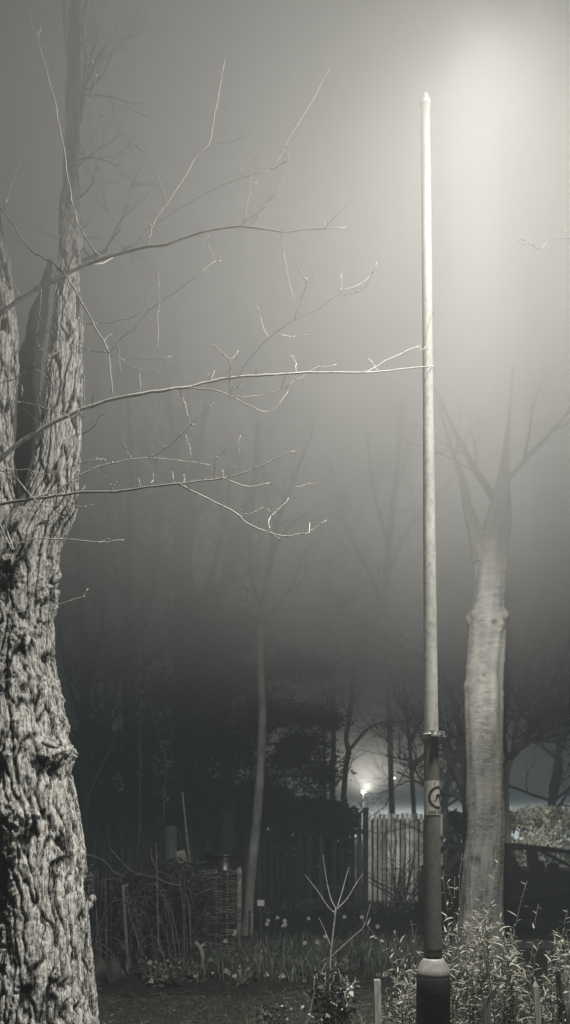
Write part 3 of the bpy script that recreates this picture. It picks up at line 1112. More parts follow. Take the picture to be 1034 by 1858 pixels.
sm = MB()
R0 = prof_r(1447) * mpp
ul, ur = -math.radians(46 + 78) * R0, math.radians(135) * R0
nu, nz_ = 40, 14
vsx = [on_shaft(ul + (ur - ul) * i / nu, Z0 + (Z1 - Z0) * j / nz_, .0009) for j in range(nz_ + 1) for i in range(nu + 1)]
sm.add(vsx, [(j * (nu + 1) + i, j * (nu + 1) + i + 1, (j + 1) * (nu + 1) + i + 1, (j + 1) * (nu + 1) + i) for j in range(nz_) for i in range(nu)])
stk = sm.build('sticker', M['sticker'], post)
stk['label'] = 'white sticker reading NO FOULING with a dog in a ring'
rm = MB()
R_out, R_in = 20.5 * mpp, 16.6 * mpp
vsx, fsx = [], []
n = 64
for i in range(n):
    a = 2 * PI * i / n
    for r in (R_in, R_out):
        vsx.append(on_shaft(r * math.cos(a) * .98, ZC + r * math.sin(a), .0016))
for i in range(n):
    j = (i + 1) % n
    fsx.append((2 * i, 2 * i + 1, 2 * j + 1, 2 * j))
rm.add(vsx, fsx)
rm.build('ring', M['ring_ink'], stk)


def flat_on_shaft(mb, polys, lift=.0017, k=1.0):
    """polys in px of the photo relative to sticker centre (u right, v up)"""
    for pl in polys:
        # finely cut strip polygons so they wrap
        mb.add([on_shaft(u * mpp * k, ZC + v * mpp, lift) for u, v in pl], [tuple(range(len(pl)))])


dm = MB()
# a generic dog: body pieces in sticker units (px)
flat_on_shaft(dm, [
    [(-6.5, -1.5), (-5.5, 3.5), (-3.5, 6.2), (-2.0, 4.2), (-2.2, .5), (-4.5, -4.5), (-7.2, -6.5), (-7.6, -5.6)],
    [(-3.5, 6.2), (1.0, 5.2), (1.0, 1.6), (-2.2, .8)],
    [(1.0, 5.2), (5.0, 6.0), (5.2, 1.6), (1.0, 1.6)],
    [(1.4, 1.8), (3.6, 1.8), (3.4, -6.5), (1.6, -6.5)],
    [(4.0, 2.0), (5.4, 2.0), (6.2, -6.5), (4.8, -6.5)],
    [(5.0, 6.0), (7.2, 9.6), (10.8, 9.0), (11.2, 7.2), (8.6, 6.4), (5.2, 3.0)],
])
dm.build('dog_mark', M['ink'], stk, smooth=False)
gm = MB()
flat_on_shaft(gm, [[(-13 + 2 * i, -8.3), (-11.2 + 2 * i, -8.3), (-11.2 + 2 * i, -7.7), (-13 + 2 * i, -7.7)] for i in range(13)])
flat_on_shaft(gm, [[(-11.5, -6.8), (-8.6, -6.8), (-9.2, -5.6), (-10.2, -4.9), (-11.0, -5.8)]])
gm.build('ground_mark', M['ring_ink'], stk, smooth=False)
gm = MB()
flat_on_shaft(gm, [[(-9.2, 24.0), (-8.6, 26.4), (-7.4, 26.4), (-6.8, 24.0), (-7.6, 23.4), (-8.6, 23.4)]])
gm.build('top_mark', M['ink'], stk, smooth=False)


def wrapped_text(s, u0, v0, h, mat, parent, name):
    cu = bpy.data.curves.new('lettering', 'FONT')
    cu.body = s
    cu.size = 1.0
    cu.offset = .02
    cu.resolution_u = 3
    ob = bpy.data.objects.new('lettering_tmp', cu)
    COL.objects.link(ob)
    bpy.context.view_layer.update()
    me = bpy.data.meshes.new_from_object(ob.evaluated_get(bpy.context.evaluated_depsgraph_get()))
    bpy.data.objects.remove(ob)
    bpy.data.curves.remove(cu)
    o = origin_of(parent)
    for v in me.vertices:
        q = on_shaft((u0 + v.co.x * h) * mpp, ZC + (v0 + v.co.y * h) * mpp, .0018)
        v.co = q - o
    me.name = name
    me.materials.clear()
    me.materials.append(mat)
    t = bpy.data.objects.new(name, me)
    COL.objects.link(t)
    t.parent = parent
    return t


wrapped_text('NO FOULING', -19.5, -29.6, 8.4, M['ink'], stk, 'lettering')

# ---------------------------------------------------------------- right-hand smooth tree with ringed bark
BY = 9.0
BIRCH_BUMPS = []
for px, py, r, amp, tt in [(905, 1132, 14, .05, .1), (897, 1130, 5, -.05, -.6), (852, 1115, 12, .05, 0), (918, 1112, 10, .06, 0), (862, 1108, 12, .03, 0), (878, 1226, 12, .035, .1), (878, 1226, 3.5, -.035, -.6),
                           (848, 1207, 6, .035, -.2), (850, 1240, 10, .03, 0), (892, 1215, 12, -.012, -.3), (862, 1562, 8, -.02, -.6), (848, 1560, 5, .01, -.3), (900, 1470, 10, -.01, -.3), (882, 1275, 5, -.012, -.3)]:
    c = P(px, py, BY - .2)
    BIRCH_BUMPS.append((c.x, c.z, r / F * BY, amp, tt))


def birch_disp(p, n, a, R):
    rg_ = noise.noise(Vector((n.x * 1.2, n.y * 1.2, p.z * 26)))
    rg2 = noise.noise(Vector((n.x * 4, n.y * 4, p.z * 60 + 5)))
    msk = max(0, min(1, .5 + 1.6 * noise.noise(Vector((n.x * .8, n.y * .8, p.z * 1.4 + 3)))))
    low = noise.noise(Vector((n.x * 2.2, n.y * 2.2, p.z * 2.0)))
    vert = ridge(Vector((n.x * 5, n.y * 5, p.z * 2.5)))
    lowz = max(0, min(1, (1.9 - p.z) / .5))
    d = msk * (max(0, rg_) * .010 + rg2 * .004) + low * .02 - lowz * max(0, vert) ** 3 * .012
    bd_, bt = bumps_at(p, n, BIRCH_BUMPS)
    tn = .55 + msk * (rg_ * .24 + rg2 * .14) + low * .3 - lowz * max(0, vert) ** 3 * .4 + bt
    return d + bd_ + abs(bd_) * .5 * noise.noise(p * 14), max(-.3, min(1, tn))


birch = thing('ring_barked_tree', 'pale smooth tree with ringed bark and knots fading upward into fog behind the lamp post', 'tree', (gx(878, BY), BY, 0))
tm = MB()
trunk_mesh(tm, [(930, 1.2, 660), (924, 3, 760), (917, 7, 830), (911, 14, 885), (907, 20, 920), (903, 25, 950), (894, 28, 990), (889, 28, 1060), (886, 30, 1110), (884, 33, 1150), (880, 33, 1230), (879, 33, 1320), (880, 33, 1420), (880, 34, 1500), (876, 36, 1580), (873, 40, 1660), (872, 48, 1730), (872, 62, 1780)], BY, 140, 620, birch_disp)
tm.build('trunk', M['birch'], birch)
lm = MB()
trunk_mesh(lm, [(800, 1.2, 740), (815, 2.5, 800), (838, 6, 870), (846, 8, 910), (856, 12, 945), (868, 15, 985), (878, 18, 1020)], BY, 50, 120, birch_disp)
lm.build('limb', M['birch'], birch)
cr = MB()
rbt = random.Random(17)



# ---------------------------------------------------------------- generic bare trees
def grow(mb, p, d, L, r, lev, rng, maxlev=3, up=.12, wig=.18, kids=(4, 7), ang=(25, 62), ratio=(.45, .72), sides=5):
    n = max(3, 6 - lev)
    pts, rad = [p.copy()], [r]
    dirs = []
    for i in range(n):
        d = (d + Vector((rng.gauss(0, wig), rng.gauss(0, wig), rng.gauss(0, wig) + up))).normalized()
        p = p + d * (L / n)
        pts.append(p.copy())
        dirs.append(d.copy())
        rad.append(max(.0022, r * (1 - .62 * (i + 1) / n)))
    mb.tube(pts, rad, max(3, sides - lev), rng.random(), cap=False)
    if lev < maxlev:
        for k in range(rng.randint(*kids)):
            t = rng.uniform(.22, 1.0)
            i = min(n - 1, int(t * n))
            f = t * n - i
            q = pts[i].lerp(pts[i + 1], f)
            ax = dirs[i].orthogonal()
            ax.rotate(Matrix.Rotation(rng.uniform(0, 2 * PI), 3, dirs[i]))
            nd = dirs[i].copy()
            nd.rotate(Matrix.Rotation(math.radians(rng.uniform(*ang)), 3, ax))
            grow(mb, q, nd, L * rng.uniform(*ratio) * (1.15 - .45 * t), max(.003, rad[i] * rng.uniform(.4, .62)), lev + 1, rng, maxlev, up, wig, kids, ang, ratio, sides)


def traced_tree(label, Y, lines, seed, mat_t='dark_wood', mat_c='far_twig', kidn=(5, 8), klen=(.7, 1.8), maxlev=2, t0=.35, up=.10, wig=.2, kids=(4, 6), ang=(30, 70), group=None, name='bare_tree', low_stem=None):
    """lines: list of [(px,py,halfwidth px)...]; first one is the trunk; branches grow from all"""
    rng = random.Random(seed)
    b = lines[0][0]
    root = thing(name, label, 'tree', (gx(b[0], Y), Y, 0), group)
    tr, cr = MB(), MB()
    for li, ln_ in enumerate(lines):
        sl = smooth_line(ln_, 4)
        dz = rng.uniform(-.3, .3) if li else 0
        pts = [P(q[0], q[1], Y + dz * i / len(sl)) for i, q in enumerate(sl)]
        rad = [max(.006, q[2] / F * Y) * rng.uniform(.94, 1.07) for q in sl]
        if li == 0 and pts[0].z > 0:
            pts = [Vector((pts[0].x, pts[0].y, -.05))] + pts
            rad = [rad[0] * 1.25] + rad
        tr.tube(pts, rad, 9 if li == 0 else 6, rng.random())
        m = len(pts)
        for k in range(rng.randint(*kidn)):
            t = rng.uniform(t0 if li == 0 else .15, 1.0)
            i = min(m - 2, int(t * (m - 1)))
            d = (pts[i + 1] - pts[i]).normalized()
            ax = d.orthogonal()
            ax.rotate(Matrix.Rotation(rng.uniform(0, 2 * PI), 3, d))
            nd = d.copy()
            nd.rotate(Matrix.Rotation(math.radians(rng.uniform(*ang)), 3, ax))
            grow(cr, pts[i], nd, rng.uniform(*klen), rad[i] * rng.uniform(.3, .55), 0, rng, maxlev, up, wig, kids)
    if low_stem:  # pale sleeve over the trunk foot paints in the lamplight there
        sl = smooth_line(low_stem, 4)
        ls = MB()
        ls.tube([P(q[0], q[1], Y) for q in sl], [q[2] / F * Y * rng.uniform(.97, 1.04) for q in sl], 14, .8)
        tag(ls.build('lower_stem', M['cane'], root), 'pale smooth lower stem')
    tr.build('trunk', M[mat_t], root)
    cr.build('crown', M[mat_c], root)
    return root


BG = 'bare trees standing in the fog'
traced_tree('slender pale-stemmed bare tree leaning right beside the woven hurdle', 12.0,
            [[(444, 1702, 10), (450, 1660, 9.5), (458, 1560, 9), (466, 1480, 8.5), (472, 1400, 8), (476, 1300, 7.5), (472, 1200, 7), (474, 1130, 7), (480, 1080, 6.5), (490, 1020, 6), (500, 960, 5), (516, 910, 4), (540, 850, 3.2), (560, 800, 2.2), (580, 740, 1.4)],
             [(472, 1140, 4), (480, 1120, 3.4), (510, 1090, 3), (530, 1060, 2.4), (545, 1020, 1.8), (560, 980, 1.2)],
             [(474, 1130, 4), (500, 1110, 3.4), (540, 1103, 2.6), (580, 1108, 2), (640, 1110, 1.4), (700, 1095, 1)],
             [(474, 1160, 3), (520, 1145, 2.6), (580, 1140, 2), (640, 1145, 1.4)],
             [(474, 1100, 4), (462, 1070, 3), (452, 1040, 2.4), (440, 1010, 1.6)],
             [(474, 1100, 3), (440, 1090, 2.4), (410, 1080, 1.8), (370, 1078, 1.2)],
             [(492, 1010, 3.2), (520, 960, 2.4), (560, 930, 1.6), (610, 900, 1)],
             [(500, 960, 3), (488, 920, 2.2), (480, 870, 1.4)]], 31, 'pale_trunk', 'far_twig', (2, 4), (.5, 1.3), 2, t0=.6, group=BG)
traced_tree('thick dark double-topped trunk rising above the dark yew', 16.0,
            [[(335, 1640, 24), (335, 1400, 22), (334, 1200, 20), (333, 1100, 19), (332, 1000, 17), (326, 930, 13), (318, 860, 10), (312, 780, 7), (306, 700, 4)],
             [(336, 1010, 12), (346, 950, 11), (352, 890, 9), (360, 820, 7), (372, 740, 4.5), (380, 680, 2.5)],
             [(336, 1160, 9), (360, 1110, 8), (385, 1040, 7), (400, 980, 6), (412, 920, 4.5), (420, 850, 3)],
             [(330, 1080, 8), (300, 1030, 6), (284, 960, 4.5), (278, 880, 3)]], 32, kidn=(8, 12), klen=(.8, 2.4), group=BG)
traced_tree('dark leaning bare tree on the right of the thick double-topped trunk', 17.0,
            [[(360, 1640, 13), (368, 1300, 12), (376, 1150, 11), (398, 1080, 10), (424, 1020, 9), (446, 960, 8), (458, 900, 6), (464, 830, 4.5), (470, 760, 3)],
             [(400, 1080, 7), (412, 1030, 6), (430, 960, 4.5), (450, 900, 3.2), (480, 840, 2)]], 33, kidn=(8, 11), klen=(.8, 2.2), group=BG)
traced_tree('dark straight bare trunk, next left of the thick double-topped one', 15.5,
            [[(238, 1640, 13), (236, 1400, 12), (233, 1200, 11.5), (231, 1100, 11), (232, 1000, 9), (236, 900, 7), (236, 800, 5), (230, 700, 3)],
             [(233, 1180, 7), (262, 1130, 6), (278, 1060, 5), (284, 980, 4), (290, 900, 2.6)],
             [(232, 1100, 7), (212, 1050, 5.5), (200, 980, 4), (192, 900, 2.6)],
             [(234, 1230, 6), (290, 1180, 5), (310, 1150, 4), (330, 1090, 3)]], 34, kidn=(9, 12), klen=(.8, 2.3), group=BG)
traced_tree('thin dark many-branched tree just right of the old furrowed trunk', 14.5,
            [[(152, 1660, 9), (154, 1450, 8.5), (154, 1320, 8), (155, 1230, 7.5), (150, 1150, 6), (144, 1080, 5), (140, 980, 3.5), (134, 880, 2.2)],
             [(154, 1320, 5), (130, 1260, 4), (116, 1200, 3), (104, 1120, 2)],
             [(155, 1260, 5), (172, 1200, 4), (186, 1130, 3), (196, 1040, 2)],
             [(154, 1400, 5), (128, 1350, 3.6), (112, 1300, 2.4)]], 35, kidn=(9, 12), klen=(.6, 1.8), group=BG)
traced_tree('dark forked sapling between two straight trunks at left', 16.0,
            [[(198, 1650, 8), (197, 1500, 7.5), (196, 1350, 7), (194, 1240, 6.5), (188, 1160, 5), (184, 1060, 3.6), (186, 960, 2.2)],
             [(196, 1300, 5), (212, 1240, 4), (222, 1180, 3), (226, 1100, 2)],
             [(196, 1330, 5), (178, 1280, 4), (170, 1220, 3), (166, 1150, 2)]], 36, kidn=(8, 11), klen=(.6, 1.8), group=BG)
traced_tree('thin straight dark sapling rising above the fence, just left of the crooked forked sapling', 18.0,
            [[(603, 1600, 5.5), (603, 1450, 5.2), (605, 1350, 4.8), (604, 1250, 4.4), (606, 1200, 3.6), (612, 1150, 2.4), (618, 1100, 1.4)],
             [(604, 1215, 3), (592, 1180, 2.2), (584, 1140, 1.5)], [(605, 1300, 2.6), (590, 1260, 2), (578, 1240, 1.4)]], 37, kidn=(6, 9), klen=(.5, 1.4), t0=.5, group=BG)
traced_tree('dark sapling with a crooked forked stem above the fence', 18.0,
            [[(618, 1600, 5.5), (622, 1470, 5.2), (627, 1400, 5), (632, 1362, 5), (628, 1340, 4.4), (634, 1300, 4), (640, 1240, 3.4), (645, 1190, 2.6), (650, 1150, 1.6)],
             [(631, 1364, 3.6), (646, 1346, 3), (664, 1325, 2.6), (690, 1312, 2), (720, 1310, 1.4)]], 38, kidn=(6, 9), klen=(.5, 1.5), t0=.45, group=BG)
traced_tree('thin dark stem in the shade between the yew and the fence', 18.5,
            [[(589, 1600, 4), (589, 1450, 3.6), (588, 1360, 3.2), (586, 1300, 2.4), (584, 1250, 1.4)]], 39, kidn=(4, 6), klen=(.5, 1.2), t0=.5, group=BG)
traced_tree('faint wide-branching tree deep in the fog, left of the lamp post', 23.0,
            [[(712, 1560, 5), (708, 1350, 5), (702, 1200, 4.8), (700, 1080, 4.6), (706, 980, 6), (716, 890, 4.5), (724, 800, 3), (728, 720, 1.8)],
             [(702, 1120, 5), (670, 1040, 4), (640, 980, 3), (610, 900, 2.2), (596, 820, 1.4)],
             [(704, 1040, 5), (740, 960, 4), (790, 900, 3), (830, 850, 2), (850, 790, 1.4)],
             [(702, 1180, 5), (660, 1130, 4), (610, 1090, 3), (560, 1060, 2)],
             [(706, 990, 4), (680, 900, 3), (668, 810, 2), (660, 740, 1.3)],
             [(704, 1150, 4), (760, 1090, 3.4), (810, 1060, 2.4), (850, 1040, 1.6)]], 40, kidn=(6, 9), klen=(1.2, 3.0), t0=.4, group=BG)
traced_tree('low thorny tree of dense dark twigs standing directly left of the lamp post', 17.0,
            [[(752, 1600, 4.5), (752, 1500, 4.2), (748, 1420, 4), (744, 1360, 3.8), (738, 1290, 3.4), (730, 1220, 3.6), (726, 1150, 2.2)],
             [(744, 1350, 4), (770, 1290, 3.2), (790, 1230, 2.4), (800, 1170, 1.6)],
             [(742, 1310, 3.4), (718, 1260, 2.8), (700, 1200, 2.2), (684, 1140, 1.5)],
             [(748, 1390, 4), (780, 1360, 3), (810, 1340, 2)]], 41, kidn=(9, 13), klen=(.6, 1.7), maxlev=2, up=.03, wig=.25, t0=.4, group=BG)
# spreading tree at the right behind the ringed one
traced_tree('spreading tree with dark fanning branches and lower stem painted pale for lamplight behind the parked car', 14.0,
            [[(921, 1640, 9), (918, 1540, 8.5), (914, 1480, 8), (913, 1430, 7.5), (918, 1390, 7), (930, 1370, 7), (950, 1345, 7), (966, 1318, 6), (990, 1270, 5), (1016, 1210, 4), (1040, 1150, 3), (1060, 1090, 2)],
             [(940, 1360, 5), (975, 1338, 4), (1010, 1318, 3.4), (1050, 1300, 2.4)],
             [(955, 1338, 5), (985, 1300, 4), (1020, 1262, 3), (1060, 1225, 2)],
             [(930, 1370, 5), (936, 1320, 4.4), (946, 1270, 3.4), (960, 1210, 2.6), (975, 1150, 1.8)],
             [(950, 1344, 4), (990, 1345, 3), (1034, 1342, 2)],
             [(922, 1385, 4.5), (914, 1330, 4), (920, 1260, 3.2), (930, 1190, 2.4), (938, 1120, 1.6)],
             [(970, 1312, 4), (1000, 1290, 3), (1045, 1272, 2)]], 42, 'dark_wood', 'far_twig', (11, 15), (.7, 2.1), 2, low_stem=[(922, 1650, 11), (919, 1540, 10), (915, 1480, 9.3), (914, 1435, 8.8), (917, 1400, 8.2), (924, 1380, 7.6)], t0=.45, up=.12, wig=.16, group=BG)
traced_tree('dark crooked tree half hidden behind the ringed trunk, arching left', 13.0,
            [[(852, 1600, 11), (850, 1500, 10.5), (846, 1440, 10), (832, 1410, 9), (818, 1380, 8), (806, 1340, 6.5), (796, 1290, 5), (790, 1230, 4), (780, 1160, 2.6)],
             [(850, 1440, 8), (842, 1395, 6.5), (836, 1340, 5.4), (824, 1280, 4.4), (806, 1230, 3.4), (790, 1200, 2.2)],
             [(850, 1460, 5), (820, 1440, 4.4), (795, 1440, 3.4), (760, 1420, 2.4), (720, 1400, 1.6)],
             [(820, 1380, 4), (790, 1370, 3.4), (750, 1380, 2.4), (700, 1370, 1.6)],
             [(846, 1420, 5), (880, 1350, 4), (905, 1280, 3), (920, 1210, 2)]], 43, kidn=(7, 10), klen=(.6, 1.8), t0=.3, up=.08, group=BG)

for q, d, L, r in [((904, 920), (-.3, .2, 1), 1.5, .05), ((912, 880), (.5, -.1, 1), 1.3, .04), ((838, 870), (-.4, 0, 1), 1.0, .02)]:
    grow(cr, P(q[0], q[1], BY), Vector(d).normalized(), L, r, 0, rbt, 2, .1, .15, (4, 6))
cr.build('crown', M['birch'], birch)

tcr = MB()
for q, d, L, r in [((128, 420), (-.5, .3, 1), 1.0, .02), ((132, 250), (.5, .2, 1), 1.0, .018), ((126, 480), (.7, .5, .8), .9, .014)]:
    grow(tcr, P(q[0], q[1], TY), Vector(d).normalized(), L, r, 0, rbt, 2, .1, .15, (4, 6))
tcr.build('crown', M['dark_wood'], big_tree)

# faint far bare trees that only read as a veil of twigs
for (px, Y, h, s, lab) in [(560, 27, 9.5, 51, 'faint far bare tree above the middle of the fence'), (150, 21, 10.5, 52, 'faint tall bare tree behind the left trunks'), (430, 24, 11, 53, 'faint tall bare tree above the dark yew'),
                           (820, 25, 9.0, 54, 'faint far bare tree glimpsed between the lamp post and ringed trunk'), (985, 22, 9.0, 55, 'faint bare tree high over the parked car')]:
    rng = random.Random(s)
    x = gx(px, Y)
    root = thing('bare_tree', lab, 'tree', (x, Y, 0), BG)
    t_, c_ = MB(), MB()
    pts = [Vector((x + rng.gauss(0, .12) * i, Y, h * .75 * i / 6 - (.05 if i == 0 else 0))) for i in range(7)]
    rad = [.17 * (1 - .75 * i / 6) for i in range(7)]
    t_.tube(pts, rad, 8)
    for k in range(26):
        t = rng.uniform(.3, 1)
        i = min(5, int(t * 6))
        a = rng.uniform(0, 2 * PI)
        grow(c_, pts[i].lerp(pts[i + 1], t * 6 - i), Vector((math.cos(a), math.sin(a), rng.uniform(.2, 1.0))).normalized(), rng.uniform(1.4, 3.0) * (1.3 - .6 * t), rad[i] * .4, 0, rng, 2, .08, .18, (4, 6))
    t_.build('trunk', M['dark_wood'], root)
    c_.build('crown', M['far_twig'], root)


# ---------------------------------------------------------------- dark evergreens
def evergreen(label, Y, lobes, trunk_px, seed, n_per=900, needle=.085, name='yew_tree', mat='needle'):
    rng = random.Random(seed)
    x = gx(trunk_px, Y)
    root = thing(name, label, 'tree', (x, Y, 0))
    tr = MB()
    top = min(l[1] for l in lobes)
    zt = P(0, top, Y).z
    tr.tube([(x, Y, -.05), (x + .05, Y, zt * .4), (x - .04, Y, zt * .75), (x, Y, zt)], [.16, .13, .09, .03], 9)
    cr = MB()
    for px, py, rx, ry, dn in lobes:
        c = P(px, py, Y + rng.uniform(-.4, .4))
        RX, RZ = rx / F * Y, ry / F * Y
        tr.tube([(x, Y, max(.3, c.z - .3)), ((x + c.x) / 2, (Y + c.y) / 2, c.z - .05), tuple(c)], [.05, .035, .012], 5)
        for k in range(int(n_per * dn)):
            u = Vector((rng.gauss(0, 1), rng.gauss(0, 1), rng.gauss(0, 1))).normalized() * min(1.2, abs(rng.gauss(0, .62)))
            edge = 1 + .35 * noise.noise(Vector((u.x * 2.5 + px, u.y * 2.5, u.z * 2.5 + py)))
            p = c + Vector((u.x * RX * edge, u.y * RX * .7, u.z * RZ * edge))
            if noise.noise(p * 2.2 + Vector((seed, 0, 0))) < -.25:
                continue
            d = Vector((u.x + rng.gauss(0, .5), u.y + rng.gauss(0, .5), u.z * .3 + rng.gauss(.05, .4)))
            for q in range(5):
                dd = d + Vector((rng.gauss(0, .5), rng.gauss(0, .5), rng.gauss(0, .35)))
                dd.normalize()
                L = needle * rng.uniform(.6, 1.3)
                s = dd.orthogonal()
                s.rotate(Matrix.Rotation(rng.uniform(0, 2 * PI), 3, dd))
                w = L * .075
                cr.add([p, p + dd * L * .5 + s * w, p + dd * L, p + dd * L * .5 - s * w], [(0, 1, 2, 3)], rng.random())
    tr.build('trunk', M['dark_wood'], root)
    cr.build('crown', M[mat], root, smooth=False)
    return root


evergreen('dense dark evergreen with layered branches spreading to the right over the fence', 14.0,
          [(400, 1180, 90, 70, 1.5), (370, 1260, 120, 90, 2.2), (400, 1350, 140, 90, 2.4), (440, 1220, 80, 50, 1), (530, 1208, 62, 26, .9), (575, 1215, 34, 16, .35), (480, 1300, 80, 45, 1.2), (560, 1302, 60, 28, .8), (600, 1310, 26, 14, .25),
           (520, 1375, 95, 40, 1.2), (580, 1405, 45, 28, .5), (470, 1440, 105, 40, 1.5), (360, 1430, 120, 60, 1.6), (430, 1130, 45, 26, .45), (360, 1120, 45, 30, .45), (545, 1345, 50, 22, .5)], 410, 61, 2300)
evergreen('dark evergreen bulk filling the shade behind the brush heap', 15.2,
          [(270, 1330, 90, 70, 1.2), (250, 1430, 110, 70, 1.6), (190, 1450, 80, 55, 1), (300, 1480, 90, 40, 1), (130, 1430, 70, 70, 1), (290, 1260, 50, 45, .5), (200, 1380, 90, 60, 1), (170, 1330, 60, 50, .4)], 270, 62, 2600)


# ---------------------------------------------------------------- fences and hedge
FY = 15.4
zt_f = P(0, 1468, FY).z
fence = thing('picket_fence', 'dark upright board fence in the shade with a ragged top', 'fence', (gx(380, FY), FY, 0))
rp = random.Random(71)
fb = MB()
x = gx(60, FY)
xe = gx(664, FY)
while x < xe:
    w = rp.uniform(.085, .105)
    h = zt_f + rp.uniform(-.09, .07)
    if rp.random() > .04:
        tl = Matrix.Rotation(rp.gauss(0, .006), 3, 'Y')
        fb.box((x, FY, .05), (x + w, FY + .02, h), rot=tl, tint=rp.random() ** 2)
    x += w + rp.uniform(.012, .05)
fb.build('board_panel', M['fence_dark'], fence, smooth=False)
for z in (.45, 1.55):
    rb = MB()
    rb.box((gx(60, FY), FY + .022, z), (xe, FY + .065, z + .09))
    rb.build('rail', M['fence_dark'], fence, smooth=False)
for i in range(6):
    pb = MB()
    xx = gx(70 + i * 118, FY)
    pb.box((xx, FY + .067, -.1), (xx + .1, FY + .16, zt_f - .1))
    pb.build('post', M['fence_dark'], fence, smooth=False)

fence2 = thing('slatted_fence', 'pale close-slatted fence lit by the lamp, left of the lamp post', 'fence', (gx(720, FY), FY, 0))
fb = MB()
x = gx(668, FY - .15)
xe2 = gx(802, FY - .15)
zt2 = P(0, 1476, FY - .15).z
while x < xe2:
    w = .066
    h = zt2 + rp.uniform(-.02, .02)
    fb.box((x, FY - .17, .12), (x + w, FY - .15, h), tint=rp.random())
    x += w + rp.uniform(.018, .036)
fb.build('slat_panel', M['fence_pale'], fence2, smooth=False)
for z in (.4, 1.5):
    rb = MB()
    rb.box((gx(668, FY), FY - .148, z), (xe2, FY - .10, z + .09))
    rb.build('rail', M['fence_dark'], fence2, smooth=False)
for px in (664, 735, 800):
    pb = MB()
    xx = gx(px, FY - .1)
    pb.box((xx - .05, FY - .098, -.1), (xx + .05, FY, zt2 + (.12 if px == 664 else -.1)))
    pb.build('post', M['fence_dark'], fence2, smooth=False)
bk = MB()
bk.box((gx(668, FY), FY + .30, .0), (xe2, FY + .32, zt2 - .1))
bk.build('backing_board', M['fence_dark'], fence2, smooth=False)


def leafy_hedge(label, px0, px1, Y, top, bottom_z, seed, mat, n, leafL=.12, depth=1.0, name='hedge', rag=.10):
    rng = random.Random(seed)
    x0, x1 = gx(px0, Y), gx(px1, Y)
    root = thing(name, label, 'hedge', ((x0 + x1) / 2, Y, 0))
    core = MB()
    nx = 30
    zt = lambda x: P(0, top, Y).z + rag * noise.noise(Vector((x * 1.6, 0, seed))) + rag * .6 * noise.noise(Vector((x * 5, 0, seed)))
    stems = MB()
    for k in range(50):
        x = rng.uniform(x0, x1)
        y = Y + rng.uniform(.1, depth - .1)
        h = zt(x) * rng.uniform(.6, .95)
        stems.tube([(x, y, -.03), (x + rng.gauss(0, .08), y, h * .5), (x + rng.gauss(0, .15), y + rng.gauss(0, .1), h)], [.02, .014, .005], 4, rng.random())
    lv = MB()
    for k in range(n):
        x = rng.uniform(x0, x1)
        t = rng.random()
        y = Y + depth * (.45 * rng.random() ** 2.0 if t < .75 else rng.random())
        H = zt(x)
        z = bottom_z + (H - bottom_z) * (rng.random() if t < .75 else rng.uniform(.8, 1.04))
        clump = noise.noise(Vector((x * 3.5, y * 2, z * 3.5 + seed)))
        if clump < -.3:
            continue
        y -= clump * .25
        d = Vector((rng.gauss(0, .7), rng.gauss(-.4, .6), rng.gauss(.25, .7)))
        L = leafL * rng.uniform(.6, 1.4)
        lv.leaf(Vector((x, y, z)), d, Vector((rng.gauss(0, .5), rng.gauss(0, .5), 1)), L, L * .38, max(0, min(1, .5 + clump * .8 + rng.gauss(0, .25))))
    stems.build('stems', M['dry'], root)
    lv.build('leaves', M[mat], root, smooth=False)
    return root


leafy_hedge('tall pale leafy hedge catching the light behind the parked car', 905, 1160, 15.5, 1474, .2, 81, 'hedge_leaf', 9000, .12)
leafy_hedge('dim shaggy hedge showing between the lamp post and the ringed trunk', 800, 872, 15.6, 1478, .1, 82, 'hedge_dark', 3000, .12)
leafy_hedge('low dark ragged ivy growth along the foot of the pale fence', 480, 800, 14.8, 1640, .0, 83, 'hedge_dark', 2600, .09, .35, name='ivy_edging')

leafy_hedge('black mass of ivy and holly closing the gaps behind the dark board fence', 70, 632, 15.75, 1462, .0, 84, 'needle', 17000, .22, .8, name='dark_hedge', rag=.2)
# bare shrub in front of the pale fence
rng = random.Random(90)
bs = thing('bare_shrub', 'dark leafless shrub spreading in front of the pale slatted fence', 'shrub', (gx(733, 14.9), 14.9, 0))
mb = MB()
for k in range(11):
    a = rng.uniform(-.9, .9)
    grow(mb, Vector((gx(733, 14.9) + rng.gauss(0, .05), 14.9, 0)), Vector((math.sin(a) * .7, rng.uniform(-.2, .2), 1)).normalized(), rng.uniform(.8, 1.5), .022, 0, rng, 2, .05, .16, (3, 5))
mb.build('stems', M['dry'], bs)
# ivy tangle on the fence corner
bs = thing('ivy_clump', 'dark twiggy ivy tangle growing over the corner of the two fences', 'ivy', (gx(640, 15.25), 15.25, 0))
mb, lv = MB(), MB()
for k in range(26):
    a = rng.uniform(-.6, .7)
    grow(mb, Vector((gx(rng.uniform(600, 672), 15.25), 15.25, rng.uniform(1.3, 1.9))), Vector((math.sin(a), rng.uniform(-.2, .2), 1)).normalized(), rng.uniform(.2, .5), .012, 0, rng, 1, .05, .2, (3, 5))
for k in range(1500):
    x, z = rng.gauss(gx(615, 15.25), .30), 1.92 + rng.gauss(0, .16)
    if z < 2.06 and x < gx(650, 15.25):
        lv.leaf(Vector((x, 15.25 + rng.gauss(0, .1), z)), Vector((rng.gauss(0, 1), rng.gauss(-.4, .5), rng.gauss(-.2, .6))), Vector((0, -1, .4)), .07, .05, rng.random())
mb.build('stems', M['far_twig'], bs)
lv.build('leaves', M['needle'], bs, smooth=False)
